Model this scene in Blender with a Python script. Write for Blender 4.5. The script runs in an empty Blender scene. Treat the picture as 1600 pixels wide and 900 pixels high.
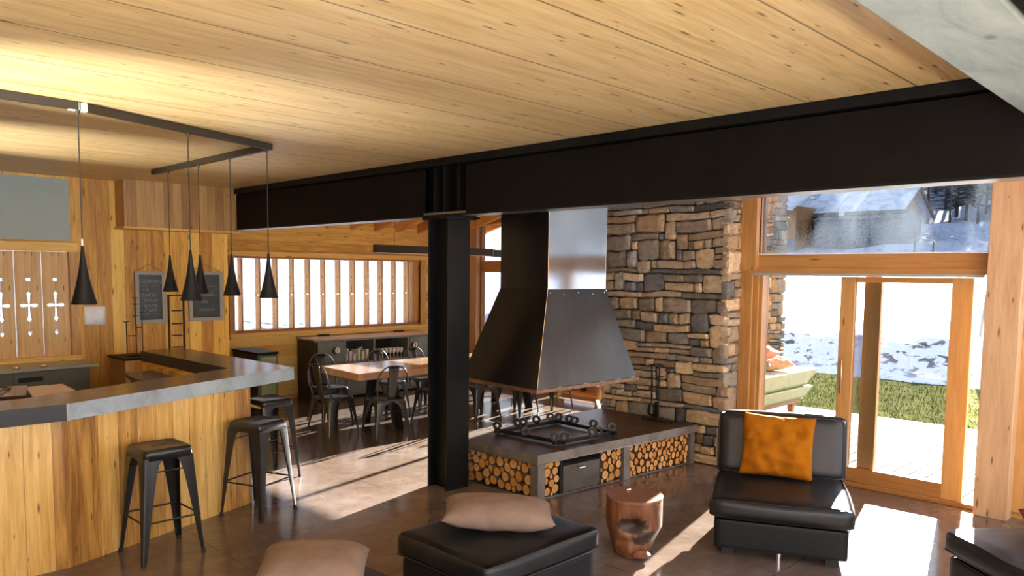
import bpy, math, random
from mathutils import Vector, Matrix, noise as mn
PI = math.pi
R = math.radians
C = bpy.context.scene.collection
rnd = random.Random(7)

# ------------------------------------------------------------------ scene settings
sc = bpy.context.scene
sc.render.engine = 'CYCLES'
sc.view_settings.view_transform = 'Standard'
try: sc.view_settings.look = 'None'
except Exception: pass
sc.view_settings.gamma = 1.0
sc.view_settings.use_curve_mapping = False
sc.view_settings.exposure = 2.05
cy = sc.cycles
cy.use_denoising = True
try: cy.denoiser = 'OPENIMAGEDENOISE'
except Exception: pass
cy.max_bounces = 14; cy.diffuse_bounces = 8; cy.glossy_bounces = 5
cy.transmission_bounces = 6; cy.transparent_max_bounces = 16
cy.caustics_reflective = False; cy.caustics_refractive = False
cy.sample_clamp_indirect = 6.0

# ------------------------------------------------------------------ material helpers
class NT:
    def __init__(s, name):
        s.m = bpy.data.materials.new(name); s.m.use_nodes = True
        s.t = s.m.node_tree; s.n = s.t.nodes; s.l = s.t.links
        s.n.clear()
        s.out = s.n.new('ShaderNodeOutputMaterial')
        s.co = s.n.new('ShaderNodeTexCoord').outputs['Object']
    def new(s, typ, **kw):
        n = s.n.new('ShaderNode' + typ)
        for k, v in kw.items():
            if hasattr(n, k): setattr(n, k, v)
            else: n.inputs[k.replace('_', ' ')].default_value = v
        return n
    def link(s, a, b): s.l.new(a, b)
    def val(s, sock, v):
        if isinstance(v, bpy.types.NodeSocket): s.link(v, sock)
        else: sock.default_value = v
    def math(s, op, a, b=None, c=None):
        n = s.n.new('ShaderNodeMath'); n.operation = op
        s.val(n.inputs[0], a)
        if b is not None: s.val(n.inputs[1], b)
        if c is not None: s.val(n.inputs[2], c)
        return n.outputs[0]
    def dot(s, a, v):
        n = s.n.new('ShaderNodeVectorMath'); n.operation = 'DOT_PRODUCT'
        s.link(a, n.inputs[0]); n.inputs[1].default_value = v
        return n.outputs['Value']
    def vmul(s, a, v):
        n = s.n.new('ShaderNodeVectorMath'); n.operation = 'MULTIPLY'
        s.link(a, n.inputs[0]); n.inputs[1].default_value = v
        return n.outputs[0]
    def comb(s, x, y, z):
        n = s.n.new('ShaderNodeCombineXYZ')
        for i, v in enumerate((x, y, z)): s.val(n.inputs[i], v)
        return n.outputs[0]
    def noise(s, vec, scale=5, detail=4, rough=.55, dist=0):
        n = s.n.new('ShaderNodeTexNoise')
        s.link(vec, n.inputs['Vector']); n.inputs['Scale'].default_value = scale
        n.inputs['Detail'].default_value = detail; n.inputs['Roughness'].default_value = rough
        n.inputs['Distortion'].default_value = dist
        return n.outputs['Fac']
    def ramp(s, fac, stops, interp='LINEAR'):
        n = s.n.new('ShaderNodeValToRGB'); s.val(n.inputs[0], fac)
        e = n.color_ramp.elements; n.color_ramp.interpolation = interp
        while len(e) < len(stops): e.new(.5)
        for el, (p, c) in zip(e, stops):
            el.position = p; el.color = (*c, 1) if len(c) == 3 else c
        return n.outputs['Color']
    def mix(s, fac, a, b, mode='MIX'):
        n = s.n.new('ShaderNodeMix'); n.data_type = 'RGBA'; n.blend_type = mode
        s.val(n.inputs[0], fac)
        for sock, v in ((n.inputs[6], a), (n.inputs[7], b)):
            if isinstance(v, bpy.types.NodeSocket): s.link(v, sock)
            else: sock.default_value = (*v, 1)
        return n.outputs[2]
    def bump(s, h, strength=.3, dist=.01):
        n = s.n.new('ShaderNodeBump'); s.link(h, n.inputs['Height'])
        n.inputs['Strength'].default_value = strength; n.inputs['Distance'].default_value = dist
        return n.outputs[0]
    def pbr(s, color, rough=.5, metal=0., normal=None, coat=0., sheen=0., spec=.5, coat_rough=.1, alpha=None):
        p = s.n.new('ShaderNodeBsdfPrincipled'); s.p = p
        if isinstance(color, bpy.types.NodeSocket): s.link(color, p.inputs['Base Color'])
        else: p.inputs['Base Color'].default_value = (*color, 1)
        s.val(p.inputs['Roughness'], rough); s.val(p.inputs['Metallic'], metal)
        p.inputs['Coat Weight'].default_value = coat; p.inputs['Coat Roughness'].default_value = coat_rough
        p.inputs['Sheen Weight'].default_value = sheen
        p.inputs['Specular IOR Level'].default_value = spec
        if normal is not None: s.link(normal, p.inputs['Normal'])
        s.link(p.outputs[0], s.out.inputs[0])
        return s.m

def wood(name, across, along, width=.14, cols=((.42,.22,.07),(.62,.38,.15),(.78,.55,.27)), knot=(.10,.04,.015),
         rough=.5, seam=.5, tint=.35, knots=.5, grain=1.0, off=0., wide=None, coat=0., warm=.0):
    """planks `width` wide across `across`, grain running along `along`"""
    n = NT(name)
    u = n.math('ADD', n.dot(n.co, across), 37.3 + off); v = n.dot(n.co, along)
    w = n.math('ADD', n.dot(n.co, (.31,.27,.23)), 0.)
    q = n.math('DIVIDE', u, width); idn = n.math('FLOOR', q); fr = n.math('SUBTRACT', q, idn)
    wn = n.new('TexWhiteNoise', noise_dimensions='1D'); n.link(idn, wn.inputs['W'])
    rid = wn.outputs['Value']
    shift = n.math('MULTIPLY', rid, 57.)
    vec = n.comb(n.math('MULTIPLY', u, 14.), n.math('ADD', n.math('MULTIPLY', v, 1.1), shift), w)
    g1 = n.noise(vec, 1.6 * grain, 5, .6, .6)
    vec2 = n.comb(n.math('MULTIPLY', u, 60.), n.math('ADD', n.math('MULTIPLY', v, 2.2), shift), w)
    g2 = n.noise(vec2, 2.2 * grain, 3, .6, .3)
    g = n.math('ADD', n.math('MULTIPLY', g1, .7), n.math('MULTIPLY', g2, .3))
    g = n.math('ADD', g, n.math('MULTIPLY', n.math('SUBTRACT', rid, .5), tint))
    col = n.ramp(g, [(.28, cols[0]), (.5, cols[1]), (.72, cols[2])])
    # knots
    kv = n.comb(n.math('ADD', n.math('MULTIPLY', u, 10.3), n.math('MULTIPLY', shift, 3.1)), n.math('ADD', n.math('MULTIPLY', v, 2.1), shift), 0.)
    vo = n.new('TexVoronoi', feature='F1', voronoi_dimensions='2D'); n.link(kv, vo.inputs['Vector']); vo.inputs['Scale'].default_value = 1.
    vo.inputs['Randomness'].default_value = 1.
    sep = n.new('SeparateColor'); n.link(vo.outputs['Color'], sep.inputs[0])
    rad = n.math('ADD', n.math('MULTIPLY', sep.outputs[1], .12), .03)
    has = n.math('LESS_THAN', sep.outputs[0], knots)
    km = n.new('MapRange', interpolation_type='SMOOTHSTEP'); n.link(vo.outputs['Distance'], km.inputs[0])
    n.link(rad, km.inputs[2]); km.inputs[1].default_value = 0.; km.inputs[3].default_value = 1.; km.inputs[4].default_value = 0.
    kfac = n.math('MULTIPLY', km.outputs[0], has)
    col = n.mix(kfac, col, knot)
    if seam > 0:
        e = n.math('MINIMUM', fr, n.math('SUBTRACT', 1., fr))
        ed = n.math('LESS_THAN', e, .0022 / width)
        col = n.mix(n.math('MULTIPLY', ed, seam), col, tuple(c * .25 for c in cols[0]))
    if wide:
        q2 = n.math('DIVIDE', n.math('ADD', u, wide[1]), wide[0]); f2 = n.math('FRACT', q2)
        e2 = n.math('MINIMUM', f2, n.math('SUBTRACT', 1., f2))
        ed2 = n.math('LESS_THAN', e2, .005 / wide[0])
        col = n.mix(n.math('MULTIPLY', ed2, .85), col, tuple(c * .3 for c in cols[0]))
    nrm = n.bump(g, .12, .004)
    return n.pbr(col, n.math('ADD', n.math('MULTIPLY', g2, .15), rough - .07), 0., nrm, coat=coat, coat_rough=.25)

X, Y, Z = (1,0,0), (0,1,0), (0,0,1)
PINE = ((.44,.19,.022),(.76,.41,.062),(.92,.60,.125))
M = {}
M['ceil'] = wood('pine_ceiling', Y, X, .14, ((.56,.37,.145),(.78,.55,.25),(.88,.69,.37)), (.16,.07,.025), .42, .0, .10, .75, 1., wide=(.575, -37.3 - 1.375 + .575*80))
M['wallv'] = wood('pine_boards_upright', X, Z, .145, PINE, (.085,.035,.012), rough=.5, seam=.55, knots=.8)
M['wallv_y'] = wood('pine_boards_upright_side', Y, Z, .145, PINE, rough=.5, seam=.55, knots=.5)
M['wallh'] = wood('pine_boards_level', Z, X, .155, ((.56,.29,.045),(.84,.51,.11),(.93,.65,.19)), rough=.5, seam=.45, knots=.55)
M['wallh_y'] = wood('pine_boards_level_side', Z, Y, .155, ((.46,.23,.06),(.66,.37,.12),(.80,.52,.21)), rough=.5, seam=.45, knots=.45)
M['barfront'] = wood('pine_bar_boards', (.9427,.3336,0), Z, .152, ((.26,.105,.015),(.60,.325,.07),(.86,.58,.19)), rough=.4, seam=.5, tint=.34, knots=.7, grain=.8, coat=.3)
M['frame'] = wood('larch_frame', (1,1,0), Z, 3., ((.32,.14,.035),(.44,.22,.065),(.55,.31,.11)), rough=.42, seam=0, knots=.12)
M['frameh'] = wood('larch_frame_level', Z, (.7,.7,0), 3., ((.30,.13,.03),(.41,.195,.055),(.52,.28,.095)), rough=.42, seam=0, knots=.1)
M['litframe'] = wood('lit_larch_frame', (1,1,0), Z, 3., ((.74,.42,.15),(.86,.52,.2),(.92,.6,.26)), rough=.42, seam=0, knots=.1)  # larch lightened to make up for the shade behind the tinted pane
M['post'] = wood('pine_post', (1,1,0), Z, .6, ((.40,.24,.12),(.54,.35,.19),(.64,.45,.26)), rough=.5, seam=0, knots=.5, tint=.1)
M['rafter'] = wood('spruce_rafter', X, Y, .5, ((.48,.21,.05),(.66,.34,.10),(.78,.46,.17)), rough=.5, seam=0, knots=.3)
M['shutter'] = wood('pine_shutter', (1,1,0), Z, .4, ((.46,.24,.07),(.66,.39,.14),(.80,.54,.24)), rough=.5, seam=0, knots=.6)
M['bench'] = wood('pale_bench', Z, Y, .5, ((.55,.28,.08),(.72,.43,.16),(.85,.6,.3)), rough=.5, seam=0)
M['tabletop'] = wood('glossy_tabletop', Y, X, .32, ((.40,.20,.10),(.56,.34,.2),(.70,.5,.32)), rough=.2, seam=.3, knots=.5, coat=1.)
M['deck'] = wood('weathered_deck', Y, X, .14, ((.10,.085,.072),(.155,.135,.118),(.20,.18,.16)), (.15,.12,.1), .8, 0., .3, .2)
M['barnwood'] = wood('barn_boards', Y, Z, .22, ((.30,.14,.05),(.46,.23,.09),(.56,.31,.14)), rough=.7, seam=.5)
M['palewood'] = wood('pale_cutting_board', Y, X, .3, ((.55,.33,.16),(.68,.45,.24),(.78,.56,.33)), rough=.3, seam=0, coat=.4)
M['boxwood'] = wood('wooden_box', X, Z, .2, ((.42,.2,.05),(.6,.33,.11),(.72,.46,.18)), rough=.5, seam=.4)
M['sofawood'] = wood('outdoor_sofa_frame', Z, X, .5, ((.24,.10,.05),(.34,.16,.08),(.42,.22,.12)), rough=.5, seam=0)
M['shelftop'] = wood('cabinet_top', Y, X, .3, ((.36,.20,.12),(.52,.32,.2),(.62,.4,.27)), rough=.2, seam=.2, coat=.5)

def plain(name, col, rough=.5, metal=0., nscale=0, namp=.2, bump=0., bs=40, **kw):
    n = NT(name)
    c = col
    if nscale:
        f = n.noise(n.co, nscale, 5, .6)
        c = n.ramp(f, [(.3, tuple(x * (1 - namp) for x in col)), (.7, tuple(min(1, x * (1 + namp)) for x in col))])
    nr = n.bump(n.noise(n.co, bs, 3, .6), bump, .004) if bump else None
    return n.pbr(c, rough, metal, nr, **kw)

M['steel'] = plain('black_steel', (.0055,.0055,.0055), .5, .1, 3, .4, spec=.2)
M['steel_panel'] = plain('brown_black_panel', (.0055,.0040,.0032), .6, 0, 4, .3, spec=.12)
M['beam_under'] = plain('beam_underside', (.25,.25,.25), .3, .85, 6, .25)
M['track'] = plain('dark_bronze_track', (.055,.045,.03), .45, .4)
M['cord'] = plain('black_cord', (.02,.018,.016), .6)
M['lampblack'] = plain('matt_black_shade', (.008,.0078,.0075), .5, spec=.25)
M['white'] = plain('white_plastic', (.8,.8,.78), .4)
M['stool'] = plain('gunmetal_paint', (.026,.025,.024), .36, .5, 8, .25, coat=.2)
M['chair'] = plain('dark_sheet_metal', (.06,.06,.058), .3, .7, 8, .25, coat=.2)
M['rubber'] = plain('black_rubber', (.015,.015,.015), .7)
M['leather'] = plain('black_leather', (.0085,.0095,.0105), .38, 0, 0, bump=.25, bs=160, spec=.42)
M['leather_side'] = plain('black_leather_base', (.008,.0085,.0095), .5, 0, 0, bump=.2, bs=160, spec=.25)
M['leather_brown'] = plain('dark_brown_leather', (.028,.02,.015), .4, 0, 0, bump=.25, bs=160)
M['chrome'] = plain('chrome', (.75,.76,.78), .12, 1.)
M['graypanel'] = plain('sage_grey_panel', (.38,.44,.385), .6, 0, 2, .05)
M['paper'] = plain('white_paper', (.93,.93,.92), .7, 0, 9, .12)
M['slate'] = plain('slate_board', (.045,.055,.055), .45, 0, 7, .35)
M['slate_frame'] = plain('grey_wood_frame', (.34,.32,.27), .6, 0, 30, .12)
M['chalk'] = plain('white_chalk', (.26,.28,.28), .9)
M['string'] = plain('brown_string', (.25,.16,.07), .8)
M['cabdoor'] = plain('grey_green_metal', (.17,.185,.165), .42, .35, 5, .15)
M['cabside'] = plain('dark_rust_panel', (.035,.02,.013), .5, .3, 8, .35)
M['cabinside'] = plain('dark_cabinet_inside', (.03,.025,.02), .6)
M['yellowbox'] = plain('ochre_back_panel', (.5,.27,.04), .5)
M['greytop'] = plain('grey_worktop', (.36,.37,.34), .3, 0, 4, .12)
M['greyfront'] = plain('grey_unit_front', (.12,.13,.11), .5, .1, 3, .15)
M['darkslot'] = plain('dark_recess', (.01,.01,.01), .7)
M['darkwood'] = plain('dark_red_lacquer', (.055,.014,.008), .28, 0, 3, .5, coat=.4)
M['red'] = plain('brick_red_fabric', (.30,.045,.03), .9, 0, 40, .3)
M['redorange'] = plain('red_orange_outdoor_fabric', (.75,.17,.05), .85, 0, 25, .35, sheen=.3)
M['tan'] = plain('tan_outdoor_fabric', (.55,.34,.2), .85, 0, 25, .3)
M['darkfab'] = plain('dark_patterned_fabric', (.16,.11,.09), .85, 0, 30, .6)
M['greenfab'] = plain('pale_green_fabric', (.50,.53,.33), .85, 0, 25, .1)
M['greenpipe'] = plain('green_piping', (.22,.30,.12), .8)
M['glassware'] = plain('frosted_glassware', (.75,.72,.68), .15, 0, coat=.5)
M['ceramic'] = plain('cream_ceramic', (.72,.66,.58), .25, 0, coat=.5)
M['dial'] = plain('white_dial', (.8,.8,.76), .4)
M['bark'] = plain('log_bark', (.16,.085,.04), .85, 0, 20, .4, bump=.5, bs=30)
M['screw'] = plain('bright_rivet', (.7,.68,.62), .3, 1.)
M['rim'] = plain('rusty_rim', (.22,.125,.075), .4, .6, 18, .4)
M['iron'] = plain('wrought_iron', (.03,.027,.025), .42, .7, 20, .4)
M['ironface'] = plain('paler_iron_face', (.09,.07,.055), .4, .7, 30, .4)  # paler iron tone for the near grate rings
M['mortar'] = plain('dark_joint', (.03,.026,.022), .95)
M['fence'] = plain('grey_stake', (.12,.10,.09), .8)
M['green_metal'] = plain('cooler_body', (.03,.03,.03), .35, .4)
M['cooler_face'] = plain('cooler_reflection', (.20,.23,.12), .06, .0, coat=1.)  # yellow-green base stands in for the outdoors mirrored in the glass
M['deskband'] = plain('green_trim', (.06,.10,.03), .4)

def cushion_mat(name, c0, c1, wr=.35, weave=260):
    n = NT(name)
    f = n.noise(n.co, 6, 4, .6)
    col = n.ramp(f, [(.3, c0), (.7, c1)])
    wv = n.new('TexWave', wave_type='BANDS', bands_direction='X'); n.link(n.co, wv.inputs['Vector']); wv.inputs['Scale'].default_value = weave
    h = n.math('ADD', n.math('MULTIPLY', n.noise(n.co, 9, 4, .6, 1.), 1.), n.math('MULTIPLY', wv.outputs['Fac'], .06))
    return n.pbr(col, .95, 0, n.bump(h, wr, .02), spec=.15)
M['mustard'] = cushion_mat('mustard_cotton', (.36,.11,.002), (.45,.15,.004), .7)
M['taupe'] = cushion_mat('taupe_weave', (.20,.135,.10), (.27,.19,.145), .25)

def hood_mat(name, col, r0, r1):
    n = NT(name)
    f = n.noise(n.vmul(n.co, (3, 3, .6)), 1.3, 4, .6, .4)
    c = n.ramp(f, [(.25, tuple(x * .7 for x in col)), (.75, col)])
    r = n.new('MapRange'); n.link(n.noise(n.co, 2.2, 3, .5), r.inputs[0]); r.inputs[1].default_value = .3; r.inputs[2].default_value = .7
    r.inputs[3].default_value = (r0+r1)/2-.01; r.inputs[4].default_value = (r0+r1)/2+.01
    return n.pbr(c, r.outputs[0], .95, n.bump(n.noise(n.co, 1.7, 1, .5), .06, .05))
M['hood'] = hood_mat('brushed_dark_steel', (.085,.080,.077), .25, .33)
M['flue'] = hood_mat('polished_steel_lit_side', (.36,.36,.37), .09, .15)

def slab_mat(name, col, rough, metal):
    n = NT(name)
    f = n.noise(n.vmul(n.co, (1, 1, 1)), 3.5, 6, .65, .5)
    c = n.ramp(f, [(.25, tuple(x * .5 for x in col)), (.55, col), (.8, tuple(min(1, x * 1.35) for x in col))])
    return n.pbr(c, n.math('ADD', n.math('MULTIPLY', n.noise(n.co, 12, 4, .6), .2), rough - .1), metal, None)
M['hearthtop'] = slab_mat('scorched_steel_plate', (.085,.045,.02), .45, .35)
M['hearthedge'] = slab_mat('raw_steel_edge', (.25,.235,.215), .42, .6)
M['drawer'] = slab_mat('grey_steel_drawer', (.15,.14,.12), .42, .6)
M['bartop'] = slab_mat('polished_bar_top', (.17,.11,.07), .22, .15)
M['baredge'] = slab_mat('zinc_bar_edge', (.42,.49,.52), .38, .35)
M['bartop_side'] = slab_mat('dark_bar_edge', (.018,.016,.014), .45, .1)

# floor
n = NT('polished_concrete')
f = n.noise(n.co, 1.1, 7, .62, .3); f2 = n.noise(n.co, 7., 5, .65, .2)
ff = n.math('ADD', n.math('MULTIPLY', f, .6), n.math('MULTIPLY', f2, .4))
col = n.ramp(ff, [(.32, (.095,.062,.042)), (.5, (.145,.103,.078)), (.68, (.205,.165,.135))])
sx = n.new('SeparateXYZ'); n.link(n.co, sx.inputs[0])
def joint(sock, step, off, wd):
    fr = n.math('FRACT', n.math('DIVIDE', n.math('ADD', sock, off + 50 * step), step))
    return n.math('LESS_THAN', n.math('MINIMUM', fr, n.math('SUBTRACT', 1., fr)), wd / step)
j = n.math('MAXIMUM', joint(sx.outputs[0], 1.75, -4.05, .003), joint(sx.outputs[1], 1.75, -.45, .003))
col = n.mix(n.math('MULTIPLY', j, .7), col, (.03,.02,.015))
rg = n.new('MapRange'); n.link(f2, rg.inputs[0]); rg.inputs[1].default_value = .3; rg.inputs[2].default_value = .7; rg.inputs[3].default_value = .13; rg.inputs[4].default_value = .19
M['floor'] = n.pbr(col, rg.outputs[0], 0, n.bump(n.noise(n.co, .9, 2, .4), .03, .02), spec=.6)

# concrete
n = NT('board_marked_concrete')
f = n.noise(n.vmul(n.co, (.8, 3, 1)), 2.3, 7, .65, .6)
col = n.ramp(f, [(.25, (.13,.16,.145)), (.45, (.25,.285,.255)), (.75, (.37,.40,.36))])
vo = n.new('TexVoronoi', feature='F1'); n.link(n.vmul(n.co, (2.2, 4, 1)), vo.inputs['Vector']); vo.inputs['Scale'].default_value = 1.1
k = n.new('MapRange'); n.link(vo.outputs['Distance'], k.inputs[0]); k.inputs[1].default_value = .03; k.inputs[2].default_value = .11; k.inputs[3].default_value = 1; k.inputs[4].default_value = 0
col = n.mix(n.math('MULTIPLY', k.outputs[0], .7), col, (.06,.07,.065))
M['concrete'] = n.pbr(col, .6, 0, n.bump(f, .2, .01))

# glass: thin pane; grey tints added to dim the bright outdoors
def pane_mat(name, dirt, rough=.0, tint=(1,1,1)):
    n = NT(name)
    tr = n.new('BsdfTransparent'); tr.inputs[0].default_value = (*tint, 1); gl = n.new('BsdfGlossy'); gl.inputs['Roughness'].default_value = rough
    gl.inputs['Color'].default_value = (.9, .95, 1, 1)
    fr = n.new('Fresnel'); geo_ = n.new('NewGeometry')
    n.link(n.math('ADD', 1.45, n.math('MULTIPLY', geo_.outputs['Backfacing'], 1/1.45-1.45)), fr.inputs[0])
    ms = n.new('MixShader'); n.link(fr.outputs[0], ms.inputs[0]); n.link(tr.outputs[0], ms.inputs[1]); n.link(gl.outputs[0], ms.inputs[2])
    if dirt:
        df = n.new('BsdfTranslucent'); df.inputs[0].default_value = (.72, .82, .95, 1)
        v = n.vmul(n.co, (1, 2.2, .9))
        a = n.noise(v, 1.2, 3, .5); b = n.noise(n.co, 55, 4, .7)
        d = n.new('MapRange'); n.link(n.math('ADD', n.math('MULTIPLY', a, .7), n.math('MULTIPLY', b, .3)), d.inputs[0])
        d.inputs[1].default_value = .42; d.inputs[2].default_value = .65; d.inputs[3].default_value = 0; d.inputs[4].default_value = dirt
        m2 = n.new('MixShader'); n.link(d.outputs[0], m2.inputs[0]); n.link(ms.outputs[0], m2.inputs[1]); n.link(df.outputs[0], m2.inputs[2])
        n.link(m2.outputs[0], n.out.inputs[0])
    else: n.link(ms.outputs[0], n.out.inputs[0])
    return n.m
M['glass'] = pane_mat('dimmed_window_glass', 0, 0, (.40,.41,.42))
M['glass_dark'] = pane_mat('dining_window_glass', 0, 0, (.40,.41,.43))
M['glass_door'] = pane_mat('door_glass', 0, 0, (.44,.45,.46))
M['glass_leaf'] = pane_mat('sliding_door_glass', 0, 0, (.64,.65,.66))
M['glass_clear'] = pane_mat('clear_window_glass', 0)
M['glass_dirty'] = pane_mat('smeared_window_glass', .018, 0, (.38,.39,.40))

# stones
n = NT('stacked_stone')
at = n.new('Attribute', attribute_name='stone')
f = n.noise(n.co, 14, 6, .7, .4); f3 = n.noise(n.vmul(n.co, (3, 3, 12)), 4, 4, .6, .5)
g = n.math('ADD', n.math('MULTIPLY', f, .6), n.math('MULTIPLY', f3, .4))
tone = n.ramp(g, [(.3, (.45,.42,.40)), (.5, (.85,.85,.85)), (.7, (1.25,1.18,1.05))])
col = n.mix(1., at.outputs['Color'], tone, 'MULTIPLY')
rust = n.ramp(n.noise(n.co, 3.5, 4, .6, .3), [(.55, (0,0,0)), (.72, (1,1,1))])
sp = n.new('SeparateColor'); n.link(rust, sp.inputs[0])
col = n.mix(n.math('MULTIPLY', sp.outputs[0], .35), col, (.42,.22,.10))
M['stone'] = n.pbr(col, .85, 0, n.bump(g, .8, .02), spec=.3)

# log ends
n = NT('cut_log_end')
wv = n.new('TexNoise'); 
geo = n.new('TexCoord')
oi = n.new('ObjectInfo')
sxyz = n.new('SeparateXYZ'); n.link(n.co, sxyz.inputs[0])
rr = n.math('SQRT', n.math('ADD', n.math('POWER', sxyz.outputs[0], 2.), n.math('POWER', sxyz.outputs[2], 2.)))
nz = n.noise(n.co, 30, 3, .6)
ring = n.math('SINE', n.math('ADD', n.math('MULTIPLY', rr, 520.), n.math('MULTIPLY', nz, 7.)))
base = n.ramp(oi.outputs['Random'], [(0, (.58,.24,.05)), (.5, (.72,.36,.09)), (1, (.84,.50,.19))])
col = n.mix(n.math('MULTIPLY', n.math('ADD', ring, 1.), .16), base, (.38,.15,.035))
core = n.new('MapRange'); n.link(rr, core.inputs[0]); core.inputs[1].default_value = .004; core.inputs[2].default_value = .02; core.inputs[3].default_value = .5; core.inputs[4].default_value = 0
col = n.mix(core.outputs[0], col, (.42,.17,.04))
M['logend'] = n.pbr(col, .8, 0, None)

# stump
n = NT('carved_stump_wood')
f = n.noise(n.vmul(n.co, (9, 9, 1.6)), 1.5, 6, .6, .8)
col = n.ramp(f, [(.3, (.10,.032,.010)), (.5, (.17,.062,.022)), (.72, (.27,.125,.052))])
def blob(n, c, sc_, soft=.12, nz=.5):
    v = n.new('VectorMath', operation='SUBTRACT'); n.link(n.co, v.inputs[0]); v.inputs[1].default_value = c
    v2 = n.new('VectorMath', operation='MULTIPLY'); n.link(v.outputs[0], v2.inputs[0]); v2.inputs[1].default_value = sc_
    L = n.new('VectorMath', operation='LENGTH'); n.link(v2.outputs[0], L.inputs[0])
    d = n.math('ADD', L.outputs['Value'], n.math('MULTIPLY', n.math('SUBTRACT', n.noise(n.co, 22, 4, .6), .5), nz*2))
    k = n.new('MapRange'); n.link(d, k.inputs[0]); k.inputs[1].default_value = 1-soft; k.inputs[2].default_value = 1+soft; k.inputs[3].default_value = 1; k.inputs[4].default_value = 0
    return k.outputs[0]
hollow_shade = n.math('MAXIMUM', blob(n, (-.165,-.055,.245), (9,9,18), nz=.6), blob(n, (-.115,-.13,.165), (11,11,20), nz=.9))
col = n.mix(n.math('MULTIPLY', hollow_shade, .93), col, (.022,.011,.006))  # near-black tone painted in to deepen the shade of the hollow
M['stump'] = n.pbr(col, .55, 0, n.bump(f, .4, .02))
M['stumptop'] = plain('smooth_stump_top', (.19,.075,.038), .4, 0, 9, .2)
M['hollow'] = plain('dark_hollow', (.045,.022,.012), .8, 0, 12, .5)

# outside
n = NT('snow')
f = n.noise(n.co, .8, 6, .6); 
h = n.noise(n.co, 2.5, 6, .65)
sx = n.new('SeparateXYZ'); n.link(n.co, sx.inputs[0])
# bank band: bare clods showing through
att = n.new('Attribute', attribute_name='clod')
cl = n.noise(n.vmul(n.co, (1.2, 1.2, 2.5)), 2.6, 4, .6, .4)
k = n.new('MapRange'); n.link(cl, k.inputs[0]); k.inputs[1].default_value = .565; k.inputs[2].default_value = .61; k.inputs[3].default_value = 0; k.inputs[4].default_value = 1
kk = n.math('MULTIPLY', k.outputs[0], att.outputs['Fac'])
col = n.mix(kk, (.50,.55,.64), (.05,.048,.035))
M['snow'] = n.pbr(col, .7, 0, n.bump(h, .5, .12))
n = NT('lawn'); f = n.noise(n.co, 3.5, 6, .7); f2 = n.noise(n.co, 60, 3, .6)
g = n.math('ADD', n.math('MULTIPLY', f, .55), n.math('MULTIPLY', f2, .45))
M['grass'] = n.pbr(n.ramp(g, [(.35, (.028,.032,.010)), (.5, (.062,.066,.022)), (.66, (.13,.125,.06))]), 1., 0, n.bump(f2, .5, .02), spec=0.)
M['blade'] = plain('grass_blade', (.060,.062,.022), 1., 0, 5, .4, spec=0.)
M['roofsnow'] = plain('snowy_slate_roof', (.62,.68,.80), .7, 0, 1.2, .35)
M['render'] = plain('rough_grey_render', (.17,.19,.215), .9, 0, 2.2, .3)
M['roofedge'] = plain('brown_bargeboard', (.20,.09,.05), .7)
M['treebark'] = plain('larch_bark', (.085,.075,.075), .9, 0, 3, .3)
M['firgreen'] = plain('fir_green', (.05,.065,.05), .9, 0, 1, .3)
M['whitepaint'] = plain('white_paint', (.8,.8,.82), .6)

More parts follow.
